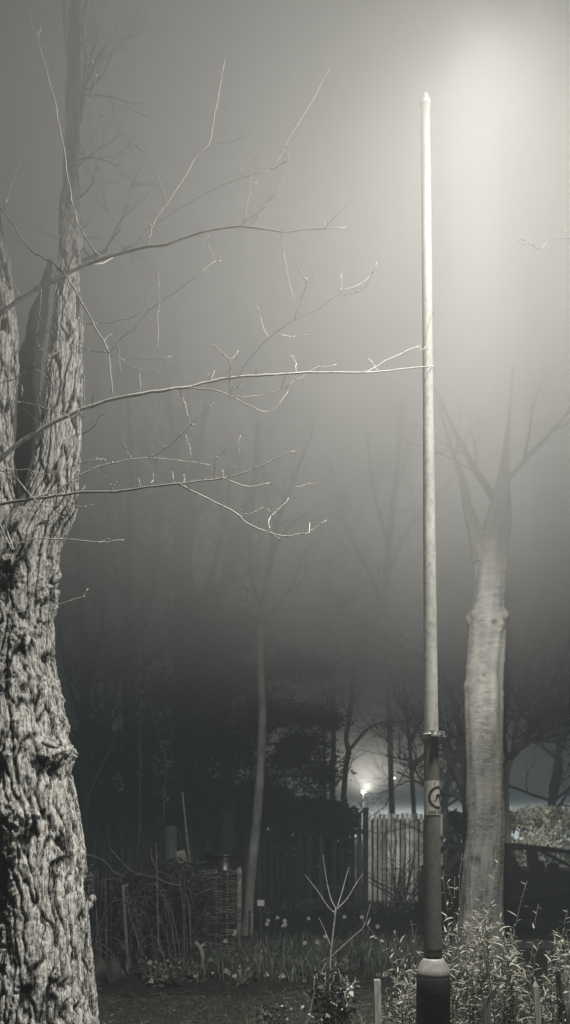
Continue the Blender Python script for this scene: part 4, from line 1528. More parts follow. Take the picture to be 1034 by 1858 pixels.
# leafless dark twiggy tuft before the dark fence
bs = thing('bare_shrub', 'dark leafless sapling tuft standing behind the black water butt', 'shrub', (gx(415, 14.9), 14.9, 0))
mb = MB()
for k in range(6):
    a = rng.uniform(-.25, .25)
    grow(mb, Vector((gx(417, 14.9), 14.9, .0)), Vector((math.sin(a) * .6, 0, 1)).normalized(), 2.0, .03, 0, rng, 1, .05, .06, (4, 6))
mb.build('stems', M['dry'], bs)

# ---------------------------------------------------------------- parked car (dark hatchback, side on, tail to the left)
CYN = 11.7
CXR = gx(791, CYN)
car = thing('parked_car', 'dark hatchback car parked side-on behind the ringed tree, light showing through its windows', 'car', (CXR + 2.0, CYN + .85, 0))
HWID = 1.72


def side_y(z, near):
    """tumblehome: sides lean inward above the belt line"""
    lean_ = max(0, z - .95) * .28 + max(0, .5 - z) * .12
    return CYN + lean_ if near else CYN + HWID - lean_


def car_loft(prof, name, mat, parent, nseg=1):
    """closed solid from a side profile polygon (x,z)"""
    mb = MB()
    n = len(prof)
    A = [Vector((CXR + x, side_y(z, True), z)) for x, z in prof]
    B = [Vector((CXR + x, side_y(z, False), z)) for x, z in prof]
    mb.add(A + B, [tuple(range(n)), tuple(reversed(range(n, 2 * n)))] + [(i, n + i, n + (i + 1) % n, (i + 1) % n) for i in range(n)])
    ob = mb.build(name, mat, parent, smooth=False)
    bv = ob.modifiers.new('bevel', 'BEVEL')
    bv.width = .045
    bv.segments = 3
    bv.limit_method = 'ANGLE'
    bv.angle_limit = math.radians(28)
    return ob


def arch(cx, r, n=10):
    return [(cx + r * math.cos(PI - PI * i / n), .30 + r * math.sin(PI * i / n)) for i in range(n + 1)]


low = [(.02, .32), (.0, .55), (.03, .75), (.06, .98), (.30, 1.03), (1.6, 1.03), (2.5, 1.0), (2.98, .97), (3.5, .90), (3.85, .80), (3.98, .62), (3.97, .32)]
low += list(reversed([(x_, z_) for x_, z_ in arch(3.20, .34)])) + list(reversed(arch(.72, .34)))
body = car_loft(low, 'body', M['car_paint'], car)
# roof + pillars
rp_ = [(.43, 1.37), (.62, 1.415), (.95, 1.445), (1.35, 1.435), (1.75, 1.395), (2.05, 1.34), (2.02, 1.285), (1.7, 1.325), (1.35, 1.345), (.95, 1.35), (.62, 1.34), (.46, 1.32)]
car_loft(rp_, 'roof', M['car_paint'], car)
for pl, nm in [([(.04, .98), (.16, .98), (.50, 1.33), (.42, 1.37)], 'rear_pillar'), ([(.50, .98), (1.33, .98), (1.15, 1.39), (.52, 1.35)], 'rear_pillar'),
               ([(1.40, .98), (1.60, .98), (1.56, 1.38), (1.42, 1.39)], 'door_pillar'), ([(2.72, .96), (2.80, .96), (2.06, 1.345), (1.98, 1.32)], 'front_pillar')]:
    for near in (True, False):
        mb = MB()
        y_in = .05 if near else -.05
        A = [Vector((CXR + x_, side_y(z_, near), z_)) for x_, z_ in pl]
        B = [p + Vector((0, y_in, 0)) for p in A]
        n = len(pl)
        mb.add(A + B, [tuple(range(n)), tuple(reversed(range(n, 2 * n)))] + [(i, n + i, n + (i + 1) % n, (i + 1) % n) for i in range(n)])
        mb.build(nm, M['car_paint'], car, smooth=False)
for pl in ([(1.30, .99), (1.41, .99), (1.43, 1.385), (1.12, 1.38)], [(1.59, .99), (2.70, .97), (2.0, 1.315), (1.555, 1.375)], [(.17, .99), (.56, .99), (.56, 1.34), (.48, 1.32)]):
    for near in (True, False):
        mb = MB()
        off = .015 if near else -.015
        mb.add([Vector((CXR + x_, side_y(z_, near) + off, z_)) for x_, z_ in pl], [(0, 1, 2, 3)])
        mb.build('side_window', M['glass'], car, smooth=False)
mb = MB()
mb.add([Vector((CXR + x_, side_y(z_, nr) + (.05 if nr else -.05), z_)) for x_, z_, nr in ((.10, .98, True), (.10, .98, False), (.455, 1.335, False), (.455, 1.335, True))], [(0, 1, 2, 3)])
mb.build('rear_screen', M['glass'], car, smooth=False)
mb = MB()
mb.add([Vector((CXR + x_, side_y(z_, nr) + (.05 if nr else -.05), z_)) for x_, z_, nr in ((2.78, .965, True), (2.78, .965, False), (2.03, 1.33, False), (2.03, 1.33, True))], [(0, 1, 2, 3)])
mb.build('windscreen', M['glass'], car, smooth=False)
for sx, h in ((.80, 1.0), (2.0, 1.02)):
    for yy in (CYN + .28, CYN + .95):
        mb = MB()
        mb.box((CXR + sx - .08, yy, .5), (CXR + sx + .06, yy + .48, h - .10))
        mb.box((CXR + sx - .09, yy + .1, h - .06), (CXR + sx + .01, yy + .38, h + .10))
        mb.box((CXR + sx - .05, yy + .2, h - .12), (CXR + sx - .02, yy + .28, h - .04))
        o = mb.build('seat', M['seat_cloth'], car, smooth=False)
        bv = o.modifiers.new('bevel', 'BEVEL')
        bv.width = .03
        bv.segments = 2
for wx in (.72, 3.20):
    for near in (True, False):
        yc = CYN + .02 if near else CYN + HWID - .2
        wm = MB()
        prof = [(.19, 0), (.27, .0), (.30, .03), (.31, .09), (.30, .15), (.27, .18), (.19, .18)]
        n = 32
        vsx = [(CXR + wx + r * math.cos(2 * PI * k / n), yc + y_, .31 + r * math.sin(2 * PI * k / n)) for r, y_ in prof for k in range(n)]
        m_ = len(prof)
        wm.add(vsx, [(i * n + k, i * n + (k + 1) % n, (i + 1) * n + (k + 1) % n, (i + 1) * n + k) for i in range(m_ - 1) for k in range(n)])
        wo_ = wm.build('wheel', M['rubber'], car)
        rm_ = MB()
        for k in range(7):
            a = 2 * PI * k / 7
            rm_.tube([(CXR + wx, yc + .04, .31), (CXR + wx + .19 * math.cos(a), yc + .03, .31 + .19 * math.sin(a))], [.03, .022], 6)
        rm_.tube([(CXR + wx, yc + .02, .31), (CXR + wx, yc + .12, .31)], .05, 12)
        rm_.build('rim', M['alloy'], wo_)
for near in (True, False):
    mb = MB()
    y_ = CYN + .03 if near else CYN + HWID - .16
    mb.box((CXR - .004, y_, .72), (CXR + .10, y_ + .13, .93))
    mb.build('rear_light', M['lens'], car, smooth=False)
    mb = MB()
    mb.box((CXR + 3.80, y_, .62), (CXR + 3.985, y_ + .2, .74))
    mb.build('headlight', M['lens'], car, smooth=False)
for dx in (1.05, 1.75):
    mb = MB()
    mb.box((CXR + dx, CYN - .018, .86), (CXR + dx + .16, CYN + .012, .885))
    mb.build('door_handle', M['car_paint'], car, smooth=False)

# ---------------------------------------------------------------- far lit lamps
def far_lamp(px, py, Y, r, energy, label, mat):
    c = P(px, py, Y)
    root = thing('street_lamp', label, 'street lamp', (c.x, Y, 0))
    b = MB()
    b.lathe([(.07, -.05), (.06, .8), (.04, .82), (.03, c.z - r * 1.3)], (c.x, Y + .02, 0), 12)
    b.build('post', M['dark_wood'], root)
    b = MB()
    b.lathe([(r * math.sin(PI * i / 12) + 1e-4, -r * math.cos(PI * i / 12)) for i in range(13)], tuple(c), 20)
    b.build('globe', mat, root)
    b = MB()
    b.lathe([(r * .5, 0), (r * .6, .01), (r * .2, .05), (.005, .09)], (c.x, Y, c.z + r), 14)
    b.build('cap', M['dark_wood'], root)
    if energy:
        l = bpy.data.lights.new('far_lamp_light', 'POINT')
        l.energy = energy
        l.color = (1, .95, .84)
        l.shadow_soft_size = .12
        lo_ = bpy.data.objects.new('far_lamp_light', l)
        COL.objects.link(lo_)
        lo_.location = c + Vector((0, -1.3, .08))


far_lamp(659, 1437, 31.0, .06, 380, 'far lit street lamp with a bright glow over the fence', M['lit_globe'])
far_lamp(716, 1412, 42.0, .05, 0, 'tiny far lit lamp showing between twigs near the lamp post', M['lit_globe_small'])

# ---------------------------------------------------------------- compost corner: hurdle, brush, butt, posts
HYD = 9.6
hx0, hx1 = gx(352, HYD), gx(432, HYD)
hz0, hz1 = .04, P(0, 1578, HYD).z
hurdle = thing('woven_hurdle', 'woven willow hurdle panel at the right end of the brush heap', 'hurdle', ((hx0 + hx1) / 2, HYD, 0))
rh = random.Random(101)
st = []
nst = 5
for i in range(nst):
    x = hx0 + (hx1 - hx0) * i / (nst - 1)
    mb = MB()
    if i == nst - 1:
        mb.tube([(x, HYD, -.05), (x + .01, HYD, .6), (x + .015, HYD, hz1 + .03)], [.035, .034, .032], 8, .9)
    else:
        mb.tube([(x, HYD, -.05), (x, HYD, .6), (x + rh.gauss(0, .01), HYD, hz1 + rh.uniform(-.01, .05))], [.018, .017, .015], 6, rh.random())
    mb.build('upright', M['wicker'], hurdle)
mb = MB()
z = hz0
row = 0
while z < hz1:
    pts = []
    m_ = 40
    for k in range(m_ + 1):
        t = k / m_
        x = hx0 - .05 + (hx1 - hx0 + .07) * t
        ph = (t * (nst - 1)) * PI + (row % 2) * PI
        pts.append((x, HYD + .022 * math.cos(ph), z + .006 * math.sin(t * 9 + row) + rh.gauss(0, .0015)))
    mb.tube(pts, rh.uniform(.006, .010), 5, rh.random())
    z += rh.uniform(.013, .022)
    row += 1
mb.build('weave', M['wicker'], hurdle)

# brush heap
brush = thing('brush_heap', 'heap of cut dark brushwood and dead stems between old trunk and woven hurdle', 'brush heap', (gx(255, 9.4), 9.4, 0))
mb = MB()
rb_ = random.Random(103)
for k in range(850):
    px = rb_.uniform(165, 372)
    topy = float(np.interp(px, [160, 200, 260, 310, 350, 372], [1640, 1590, 1575, 1560, 1565, 1590]))
    Y = rb_.uniform(8.9, 10.0)
    zt_ = P(0, topy, Y).z
    z = zt_ * rb_.random() ** .7
    c = Vector((gx(px, Y), Y, max(.04, z)))
    d = Vector((rb_.gauss(0, 1), rb_.gauss(0, .45), rb_.gauss(0, .22)))
    if rb_.random() < .12:
        d = Vector((rb_.gauss(0, .4), rb_.gauss(0, .3), 1))
    d.normalize()
    L = rb_.uniform(.15, .5)
    b = Vector((rb_.gauss(0, .05), rb_.gauss(0, .05), rb_.gauss(0, .04)))
    r = rb_.choice([.003, .004, .005, .007, .010])
    mb.tube([c - d * L * .5, c + b, c + d * L * .5], [r, r * .9, r * .5], 4, rb_.random() ** 1.6)
mb.build('cut_stems', M['dry'], brush)
lv = MB()
for k in range(2600):
    px = rb_.uniform(170, 385)
    topy = float(np.interp(px, [160, 200, 260, 310, 350, 385], [1650, 1600, 1580, 1562, 1566, 1600]))
    Y = rb_.uniform(9.0, 9.9)
    zt_ = P(0, topy, Y).z
    c = Vector((gx(px, Y), Y, max(.03, zt_ * rb_.random() ** .5)))
    a = noise.noise(c * 3)
    lv.leaf(c, Vector((rb_.gauss(0, 1) + a, rb_.gauss(-.2, .5), rb_.gauss(0, .35))), Vector((0, -.5, 1)), rb_.uniform(.05, .11), rb_.uniform(.008, .018), rb_.random() ** 2)
lv.build('dead_leaves', M['dry'], brush, smooth=False)

# standing thin stems, each a thing of its own
def cane(label, pl, Y, r0, r1, mat='dry', name='garden_cane', tint=.8, sides=None, cat='cane', group=None):
    mb = MB()
    sl = smooth_line(pl, 4) if len(pl) > 2 else [np.array(p, float) for p in pl]
    pts = [P(q[0], q[1], Y) for q in sl]
    n = len(pts)
    rad = [(r0 + (r1 - r0) * i / (n - 1)) / F * Y for i in range(n)]
    mb.tube(pts, rad, 6, tint)
    for s in (sides or []):
        ss = smooth_line(s, 3) if len(s) > 2 else [np.array(p, float) for p in s]
        mb.tube([P(q[0], q[1], Y + .02 * i) for i, q in enumerate(ss)], [r1 * .9 / F * Y] * len(ss), 5, tint)
    o = mb.build(name, M[mat])
    tag(o, label, cat, group)
    return o


cane('tall pale crooked cane leaning beside the grey post', [(352, 1690), (350, 1600), (345, 1570), (340, 1530), (336, 1490), (332, 1450), (331, 1438)], 9.9, 2.6, 1.6, 'cane_dim', tint=.3)
cane('thick pale cut stake with a forked head in the brush heap', [(231, 1768), (230, 1720), (226, 1660), (223, 1606)], 8.6, 3.4, 2.8, 'cane_dim', name='cut_stake', cat='stake', sides=[[(224, 1612), (232, 1603)]])
cane('straight pale slender cane in front of the brush heap', [(287, 1735), (287, 1690), (285, 1620), (284, 1550), (283, 1530)], 8.7, 1.8, 1.0, 'cane_dim', tint=.4, sides=[[(285, 1580), (276, 1560), (274, 1540)]])
cane('bent dark cane crossing over the top of the brush heap', [(150, 1548), (185, 1560), (205, 1580), (225, 1592)], 8.9, 1.4, 1.0, 'cane_dim', tint=.2)
cane('long thin rod lying along the top of the brush heap', [(200, 1540), (238, 1580), (280, 1592), (310, 1604), (330, 1606)], 8.8, 1.0, 1.4, 'cane_dim', tint=.2)
cane('slanting thin stick leaning left of the straight cane', [(258, 1735), (248, 1700), (236, 1660), (229, 1625)], 8.6, 1.6, 1.0, 'cane_dim', tint=.3)
cane('short dark upright stem nearest the woven hurdle', [(346, 1725), (345, 1680), (342, 1640), (338, 1622)], 8.9, 1.4, 1.0, 'cane_dim', tint=.2)
cane('tall faint drooping stem in the dark left of the yew', [(252, 1540), (254, 1460), (254, 1380), (253, 1300), (250, 1220), (246, 1190)], 10.8, 1.2, .8, 'grey_post', tint=.1)
cane('long faint bowed stem right of the drooping one', [(296, 1500), (300, 1420), (302, 1375), (290, 1340), (276, 1290), (262, 1230), (255, 1200)], 10.8, 1.3, .8, 'grey_post', tint=.1)
cane('faint curved stem rising from the brush heap beside old trunk', [(152, 1480), (170, 1420), (195, 1370), (210, 1330), (216, 1290)], 10.4, 1.5, .9, 'grey_post', tint=.1)
# dead stalk thicket behind heap
dead = thing('stalk_thicket', 'thicket of dim dead upright stalks behind the brush heap', 'dead stalks', (gx(220, 10.4), 10.4, 0))
mb = MB()
rd = random.Random(107)
for k in range(150):
    px = rd.uniform(150, 330)
    Y = rd.uniform(10.1, 10.6)
    x = gx(px, Y)
    zt_ = rd.uniform(.9, 2.0)
    l = rd.gauss(0, .14)
    mb.tube([(x, Y, 0), (x + l * .3, Y, zt_ * .5), (x + l + rd.gauss(0, .04), Y, zt_)], [rd.uniform(.004, .010), .005, .002], 4, rd.random() ** 2)
    if rd.random() < .5:
        mb.tube([(x + l * .3, Y, zt_ * .5), (x + l * .3 + rd.gauss(0, .15), Y, zt_ * .5 + rd.uniform(.1, .4))], [.004, .002], 4, rd.random() ** 2)
mb.build('stalks', M['dry'], dead)

# bramble tangle in front of the heap
br = thing('bramble_tangle', 'tangle of thin arching bramble stems in front of the brush heap, beside the old trunk', 'brambles', (gx(235, 8.9), 8.9, 0))
mb, lv = MB(), MB()
rbr = random.Random(109)
for k in range(75):
    px = rbr.uniform(155, 345)
    Y = rbr.uniform(8.5, 9.2)
    x = gx(px, Y)
    h = rbr.uniform(.35, 1.35)
    dx = rbr.gauss(0, .28)
    pts = [Vector((x, Y, 0)), Vector((x + dx * .25, Y - .03, h * .55)), Vector((x + dx * .7, Y - .08, h * .95)), Vector((x + dx * 1.3, Y - .1, h * .92)), Vector((x + dx * 1.8, Y - .12, h * rbr.uniform(.5, .85)))]
    pts = [Vector(q) for q in smooth_line([tuple(q) for q in pts], 3)]
    r = rbr.uniform(.0022, .0055)
    mb.tube(pts, [r * (1 - .6 * i / (len(pts) - 1)) for i in range(len(pts))], 5, rbr.random() ** 1.5)
    for j in range(rbr.randint(0, 5)):
        q = pts[rbr.randint(4, len(pts) - 1)]
        lv.leaf(q, Vector((rbr.gauss(0, 1), rbr.gauss(-.3, .6), rbr.gauss(-.2, .5))), Vector((0, -.3, 1)), rbr.uniform(.03, .07), rbr.uniform(.014, .03), rbr.random())
mb.build('stems', M['clump_stalk'], br)
lv.build('leaves', M['clump_leaf'], br, smooth=False)

# grey rounded post
PYY = 10.2
gp = MB()
a, b = gx(297, PYY), gx(321, PYY)
zt_ = P(0, 1500, PYY).z
gp.lathe([((b - a) / 2 * 1.08, -.05), ((b - a) / 2 * 1.05, .8), ((b - a) / 2, zt_ - .05), ((b - a) / 2 * .8, zt_), (.01, zt_ + .012)], ((a + b) / 2, PYY, 0), 18)
gp.v = [(x + .012 * noise.noise(Vector((x * 9, y * 9, z * 3))), y, z) for x, y, z in gp.v]
tag(gp.build('timber_post', M['grey_post']), 'thick grey round-topped timber post behind the brush heap', 'post')
# pale tilted board
pbm = MB()
c = P(331, 1562, 9.7)
pbm.box((c.x - .055, 9.69, c.z - .14), (c.x + .055, 9.72, c.z + .13), rot=Matrix.Rotation(math.radians(-13), 3, 'Y'), piv=c)
pbm.box((c.x - .05, 9.722, c.z - .6), (c.x - .01, 9.75, c.z + .04), rot=Matrix.Rotation(math.radians(-6), 3, 'Y'), piv=c)
tag(pbm.build('tilted_board', M['pale_board'], smooth=False), 'small pale tilted board wedged beside the grey post', 'board')

# black water butt
wY = 10.5
wx = gx(406, wY)
wr = 33 / F * wY
zt_ = P(0, 1541, wY).z
butt = thing('water_butt', 'black plastic water butt with a shiny rounded side behind the woven hurdle', 'water butt', (wx, wY, 0))
mb = MB()
zb = zt_ - .10
mb.lathe([(wr * .86, 0), (wr * .95, .25), (wr * 1.0, .7), (wr * 1.0, zb - .22), (wr * 1.03, zb - .20), (wr * 1.03, zb - .17), (wr * .98, zb - .15), (wr * .98, zb - .02), (wr * .96, zb)], (wx, wY, 0), 48)
mb.build('barrel', M['black_plastic'], butt)
mb = MB()
mb.lathe([(wr * .97, zb), (wr * 1.04, zb + .005), (wr * 1.04, zb + .03), (wr * .92, zb + .055), (wr * .6, zb + .085), (wr * .58, zt_), (.01, zt_ + .004)], (wx, wY, 0), 48)
mb.build('lid', M['black_plastic'], butt)

# boulders at left by the tree
for (px, py, r, lab) in [(170, 1745, 26, 'rounded dark boulder beside the foot of the old trunk'), (206, 1745, 15, 'small dark stone right of the rounded boulder')]:
    Y = 8.3
    c = P(px, py, Y)
    bm = bmesh.new()
    bmesh.ops.create_icosphere(bm, subdivisions=4, radius=1)
    mb = MB()
    vs_ = []
    R = r / F * Y
    for v in bm.verts:
        k = 1 + .22 * noise.noise(v.co * 1.3 + Vector((px, 0, 0))) + .06 * noise.noise(v.co * 4)
        vs_.append((c.x + v.co.x * R * k, c.y + v.co.y * R * k, max(-.03, c.z * .5 + v.co.z * (c.z * .5 + R * .5) * k)))
    bm.verts.index_update()
    mb.add(vs_, [tuple(v.index for v in f.verts) for f in bm.faces])
    bm.free()
    tag(mb.build('boulder', M['stone']), lab, 'stone')

# white plastic crate/box beside the slender tree: small bright box
c = P(473, 1639, 11.6)
mb = MB()
mb.box((c.x - .055, 11.6, c.z - .045), (c.x + .055, 11.66, c.z + .045))
o = mb.build('marker_plate', M['petal'], None, smooth=False)
bv = o.modifiers.new('bevel', 'BEVEL')
bv.width = .008
mb2 = MB()
mb2.box((c.x - .012, 11.625, -.05), (c.x + .012, 11.645, c.z - .045))
tag(o, 'small white marker plate on a short peg right of the slender pale tree', 'marker')
mb2.build('peg', M['dry'], o, smooth=False)
# pale split stake at the slender tree's foot
cane('short pale stake propped at the foot of the slender tree', [(456, 1700), (457, 1660), (456, 1640)], 11.7, 3.2, 2.4, 'cane', name='cut_stake', cat='stake', tint=.4)


# ---------------------------------------------------------------- flower bed
rfb = random.Random(121)
sl = MB()
for k in range(3000):
    px = rfb.uniform(285, 770)
    Y = rfb.uniform(8.2, 10.5)
    if px < 350 and rfb.random() < .6:
        continue
    x = gx(px, Y)
    if noise.noise(Vector((x * 2.2, Y * 2.2, 5))) < -.22:
        continue
    z = gz(x, Y) + .02
    h = rfb.uniform(.16, .36) * (.8 if px < 380 else 1)
    a = rfb.uniform(0, 2 * PI)
    l = rfb.uniform(.05, .5)
    dx, dy = math.cos(a) * l * h, math.sin(a) * l * h
    w = rfb.uniform(.004, .0075)
    b = rfb.uniform(0, 2 * PI)
    sx, sy = math.cos(b) * w, math.sin(b) * w
    drop = .75 if rfb.random() < .15 else 1.0
    sl.add([(x - sx, Y - sy, z), (x + sx, Y + sy, z), (x + dx * .25 + sx, Y + dy * .25 + sy, z + h * .5), (x + dx * .25 - sx, Y + dy * .25 - sy, z + h * .5),
            (x + dx * .65 + sx * .8, Y + dy * .65 + sy * .8, z + h * .85), (x + dx * .65 - sx * .8, Y + dy * .65 - sy * .8, z + h * .85), (x + dx * 1.1, Y + dy * 1.1, z + h * drop)],
           [(0, 1, 2, 3), (3, 2, 4, 5), (5, 4, 6)], rfb.random())
o = sl.build('strap_foliage', M['strap'], smooth=False)
o['kind'] = 'stuff'
o['label'] = 'dense upright strap leaves filling the flower bed'


def make_daffodil():
    root = thing('daffodil', 'small white daffodil blooming among the strap leaves of the flower bed', 'daffodil', (0, 0, 0), 'white daffodils in the flower bed')
    mb = MB()
    mb.tube([(0, 0, 0), (.003, 0, .5), (0, -.004, .93), (0, -.02, .985)], [.0045, .004, .0035, .003], 5, .6)
    st_ = mb.build('stem', M['strap'], root)
    fl = MB()
    c = Vector((0, -.03, 1.0))
    for k in range(6):
        a = 2 * PI * k / 6
        d = Vector((math.cos(a), -.25 + .1 * (k % 2), math.sin(a)))
        fl.leaf(c, d, Vector((0, -1, 0)), .031, .026, .6, bend=.1, fold=.1)
    n = 10
    vs_, fs_ = [], []
    for i, (r, y) in enumerate([(.008, 0), (.011, -.018), (.016, -.03)]):
        for k in range(n):
            vs_.append((c.x + r * math.cos(2 * PI * k / n), c.y + y, c.z + r * math.sin(2 * PI * k / n)))
    for i in range(2):
        for k in range(n):
            fs_.append((i * n + k, i * n + (k + 1) % n, (i + 1) * n + (k + 1) % n, (i + 1) * n + k))
    fl.add(vs_, fs_)
    fl.build('bloom', M['petal'], root, smooth=False)
    return root


def dup(root, loc, rz, s, label=None):
    r = root.copy()
    COL.objects.link(r)
    r.location = loc
    r.rotation_euler = (0, 0, rz)
    r.scale = (1, 1, 1)
    if label:
        r['label'] = label
    for ch in list(root.children):
        cc = ch.copy()
        COL.objects.link(cc)
        cc.parent = r
        if ch.name.startswith('stem'):
            cc.scale = (1, 1, s)
        else:
            cc.location = (0, 0, s - 1.0)
    return r


daff = make_daffodil()
spots = [(488, 1669, 10.0), (495, 1672, 10.0), (503, 1670, 10.05), (508, 1675, 9.95), (498, 1664, 10.1), (516, 1677, 10.0), (428, 1690, 9.6), (432, 1696, 9.5), (553, 1711, 9.5), (574, 1710, 9.6),
         (305, 1779, 8.2), (310, 1784, 8.15), (299, 1776, 8.3), (396, 1764, 8.4), (404, 1760, 8.5), (410, 1762, 8.4), (417, 1766, 8.3), (429, 1763, 8.5), (428, 1777, 8.2), (477, 1765, 8.5), (479, 1776, 8.3), (507, 1752, 8.7),
         (512, 1773, 8.3), (518, 1776, 8.25), (529, 1766, 8.5), (460, 1728, 9.1), (464, 1735, 9.0), (455, 1765, 8.6), (340, 1770, 8.4), (358, 1774, 8.3), (333, 1742, 8.8), (352, 1765, 8.5), (680, 1673, 10.3), (612, 1663, 10.4), (640, 1662, 10.4), (544, 1664, 10.4),
         (268, 1745, 8.6), (256, 1742, 8.7), (276, 1786, 8.1), (402, 1708, 9.4), (443, 1755, 8.7), (500, 1763, 8.5), (380, 1740, 8.9), (590, 1700, 9.7), (690, 1775, 8.3), (702, 1768, 8.3), (312, 1743, 8.8), (294, 1744, 8.7)]
for i, (px, py, Y) in enumerate(spots):
    c = P(px, py, Y)
    h = max(.10, c.z - gz(c.x, Y))
    loc = (c.x, Y, gz(c.x, Y))
    d = dup(daff, loc, rfb.uniform(-1.4, 1.4), h)
    d.rotation_euler.x = rfb.gauss(0, .12)
    d.rotation_euler.y = rfb.gauss(0, .12)
for ch in list(daff.children):
    bpy.data.objects.remove(ch)
bpy.data.objects.remove(daff)

# low leafy clumps along the front of the bed
def make_clump(seed):
    rng = random.Random(seed)
    root = thing('leafy_clump', 'low clump of crinkled broad leaves along the front of the flower bed', 'plant', (0, 0, 0), 'low leafy clumps edging the bed')
    lv = MB()
    for k in range(46):
        a = rng.uniform(0, 2 * PI)
        el = rng.uniform(.1, 1.2)
        d = Vector((math.cos(a) * math.cos(el), math.sin(a) * math.cos(el), math.sin(el)))
        p = Vector((rng.gauss(0, .03), rng.gauss(0, .03), .01))
        L = rng.uniform(.06, .15)
        lv.leaf(p, d, Vector((rng.gauss(0, .3), rng.gauss(0, .3), 1)), L, L * rng.uniform(.28, .5), rng.random(), bend=rng.uniform(.05, .5), fold=.15)
    lv.build('leaves', M['clump_leaf'], root, smooth=False)
    st = MB()
    for k in range(7):
        q = Vector((rng.gauss(0, .06), rng.gauss(0, .06), rng.uniform(.12, .24)))
        st.tube([(q.x * .2, q.y * .2, 0), (q.x * .5, q.y * .5, q.z * .6), tuple(q)], [.003, .0025, .0015], 4, rng.random())
        st.leaf(q, Vector((rng.gauss(0, 1), rng.gauss(0, 1), .4)), Vector((0, 0, 1)), .03, .02, 1.0)
    st.build('stalks', M['clump_stalk'], root, smooth=False)
    return root


protos = [make_clump(200 + i) for i in range(3)]
rcl = random.Random(211)
for i in range(34):
    px = rcl.uniform(255, 640)
    Y = rcl.uniform(8.0, 8.9) if px > 300 else rcl.uniform(8.2, 9.0)
    x = gx(px, Y)
    src = protos[i % 3]
    r = src.copy()
    COL.objects.link(r)
    r.location = (x, Y, gz(x, Y) + .02)
    r.rotation_euler = (0, 0, rcl.uniform(0, 6.28))
    k = rcl.uniform(.7, 1.25)
    r.scale = (k, k, k)
    for ch in list(src.children):
        c2 = ch.copy()
        COL.objects.link(c2)
        c2.parent = r
for src in protos:
    for ch in list(src.children):
        bpy.data.objects.remove(ch)
    bpy.data.objects.remove(src)

# wilted clump and stub in the bed
cane('pale split stub with a ragged top at the front of the flower bed', [(368, 1762), (367, 1735), (362, 1716)], 8.6, 4.2, 4.6, 'cane', name='wooden_stub', cat='stub', tint=.2, sides=[[(362, 1718), (354, 1710)], [(364, 1718), (372, 1713)]])
# white blossom scraps by the old trunk
ws = thing('white_flower', 'drooping pale snowdrop-like flower close beside the old trunk', 'flower', (gx(168, 6.6), 6.6, 0))
mb = MB()
mb.tube([P(172, 1790, 6.6), P(176, 1690, 6.6), P(174, 1640, 6.6), P(168, 1624, 6.6)], [.004, .0035, .003, .002], 5)
mb.build('stem', M['strap'], ws)
mb = MB()
for k in range(5):
    a = 2 * PI * k / 5
    mb.leaf(P(168, 1622, 6.6), Vector((math.cos(a) * .5, math.sin(a) * .5, -.9)), Vector((math.cos(a), math.sin(a), .2)), .07, .035, .5)
for k in range(5):
    a = 2 * PI * k / 5
    mb.leaf(P(165, 1634, 6.58), Vector((math.cos(a) * .35 - .2, math.sin(a) * .35, -.9)), Vector((math.cos(a), math.sin(a), .2)), .075, .03, .5)
mb.build('bloom', M['petal'], ws, smooth=False)


# ---------------------------------------------------------------- variegated shrubs
def shrub(label, name, px0, px1, Y0, Y1, topf, n, seed, special=(), leafL=(.045, .098), per=28, spread=.15, lo=.0, dropout=0.0):
    rng = random.Random(seed)
    ym = (Y0 + Y1) / 2
    root = thing(name, label, 'shrub', (gx((px0 + px1) / 2, ym), ym, 0))
    stm, lv = MB(), MB()

    def stem(base, tip, bow, k, r=.0045):
        pts = []
        for i in range(9):
            t = i / 8
            p = base.lerp(tip, t)
            p += bow * math.sin(t * PI) + Vector((0, 0, .04 * math.sin(t * PI)))
            pts.append(p + Vector((rng.gauss(0, .004), rng.gauss(0, .004), 0)))
        stm.tube(pts, [r * (1 - .75 * i / 8) for i in range(9)], 5, rng.random())
        a0 = rng.uniform(0, 2 * PI)
        for j in range(k):
            t = lo + (1 - lo) * (j + rng.random()) / k
            i = min(7, int(t * 8))
            p = pts[i].lerp(pts[i + 1], t * 8 - i)
            ax = (pts[i + 1] - pts[i]).normalized()
            o_ = ax.orthogonal()
            o_.rotate(Matrix.Rotation(a0 + j * 2.4, 3, ax))
            d = o_ * rng.uniform(.5, 1.0) + ax * rng.uniform(.3, 1.0) + Vector((0, 0, rng.uniform(-.45, .15)))
            L = rng.uniform(*leafL) * (1.0 - .35 * max(0, t - .8) / .2)
            lv.leaf(p, d, Vector((rng.gauss(0, .3), rng.gauss(0, .3), 1)), L, L * rng.uniform(.13, .20), max(0, min(1, rng.gauss(.55, .28))), bend=rng.uniform(0, .35))

    for k in range(n):
        px = rng.uniform(px0, px1)
        Y = rng.uniform(Y0, Y1)
        py = topf(px) + abs(rng.gauss(0, 75))
        tip = P(px, py, Y)
        if tip.z < .12:
            tip.z = .12 + rng.random() * .2
        base = Vector((tip.x + rng.gauss(0, spread), Y + rng.gauss(0, spread), -.02))
        bow = Vector((rng.gauss(0, .05), rng.gauss(0, .05), 0))
        stem(base, tip, bow, int(per * (.5 + tip.z)))
    for bpx, tpx, tpy, Y, k in special:
        tip = P(tpx, tpy, Y)
        base = Vector((gx(bpx, Y), Y, -.02))
        stem(base, tip, Vector(((base.x - tip.x) * .35, 0, .06)), k, .005)
    stm.build('stems', M['shrub_stem'], root)
    lv.build('leaves', M['shrub_leaf'], root, smooth=False)
    return root


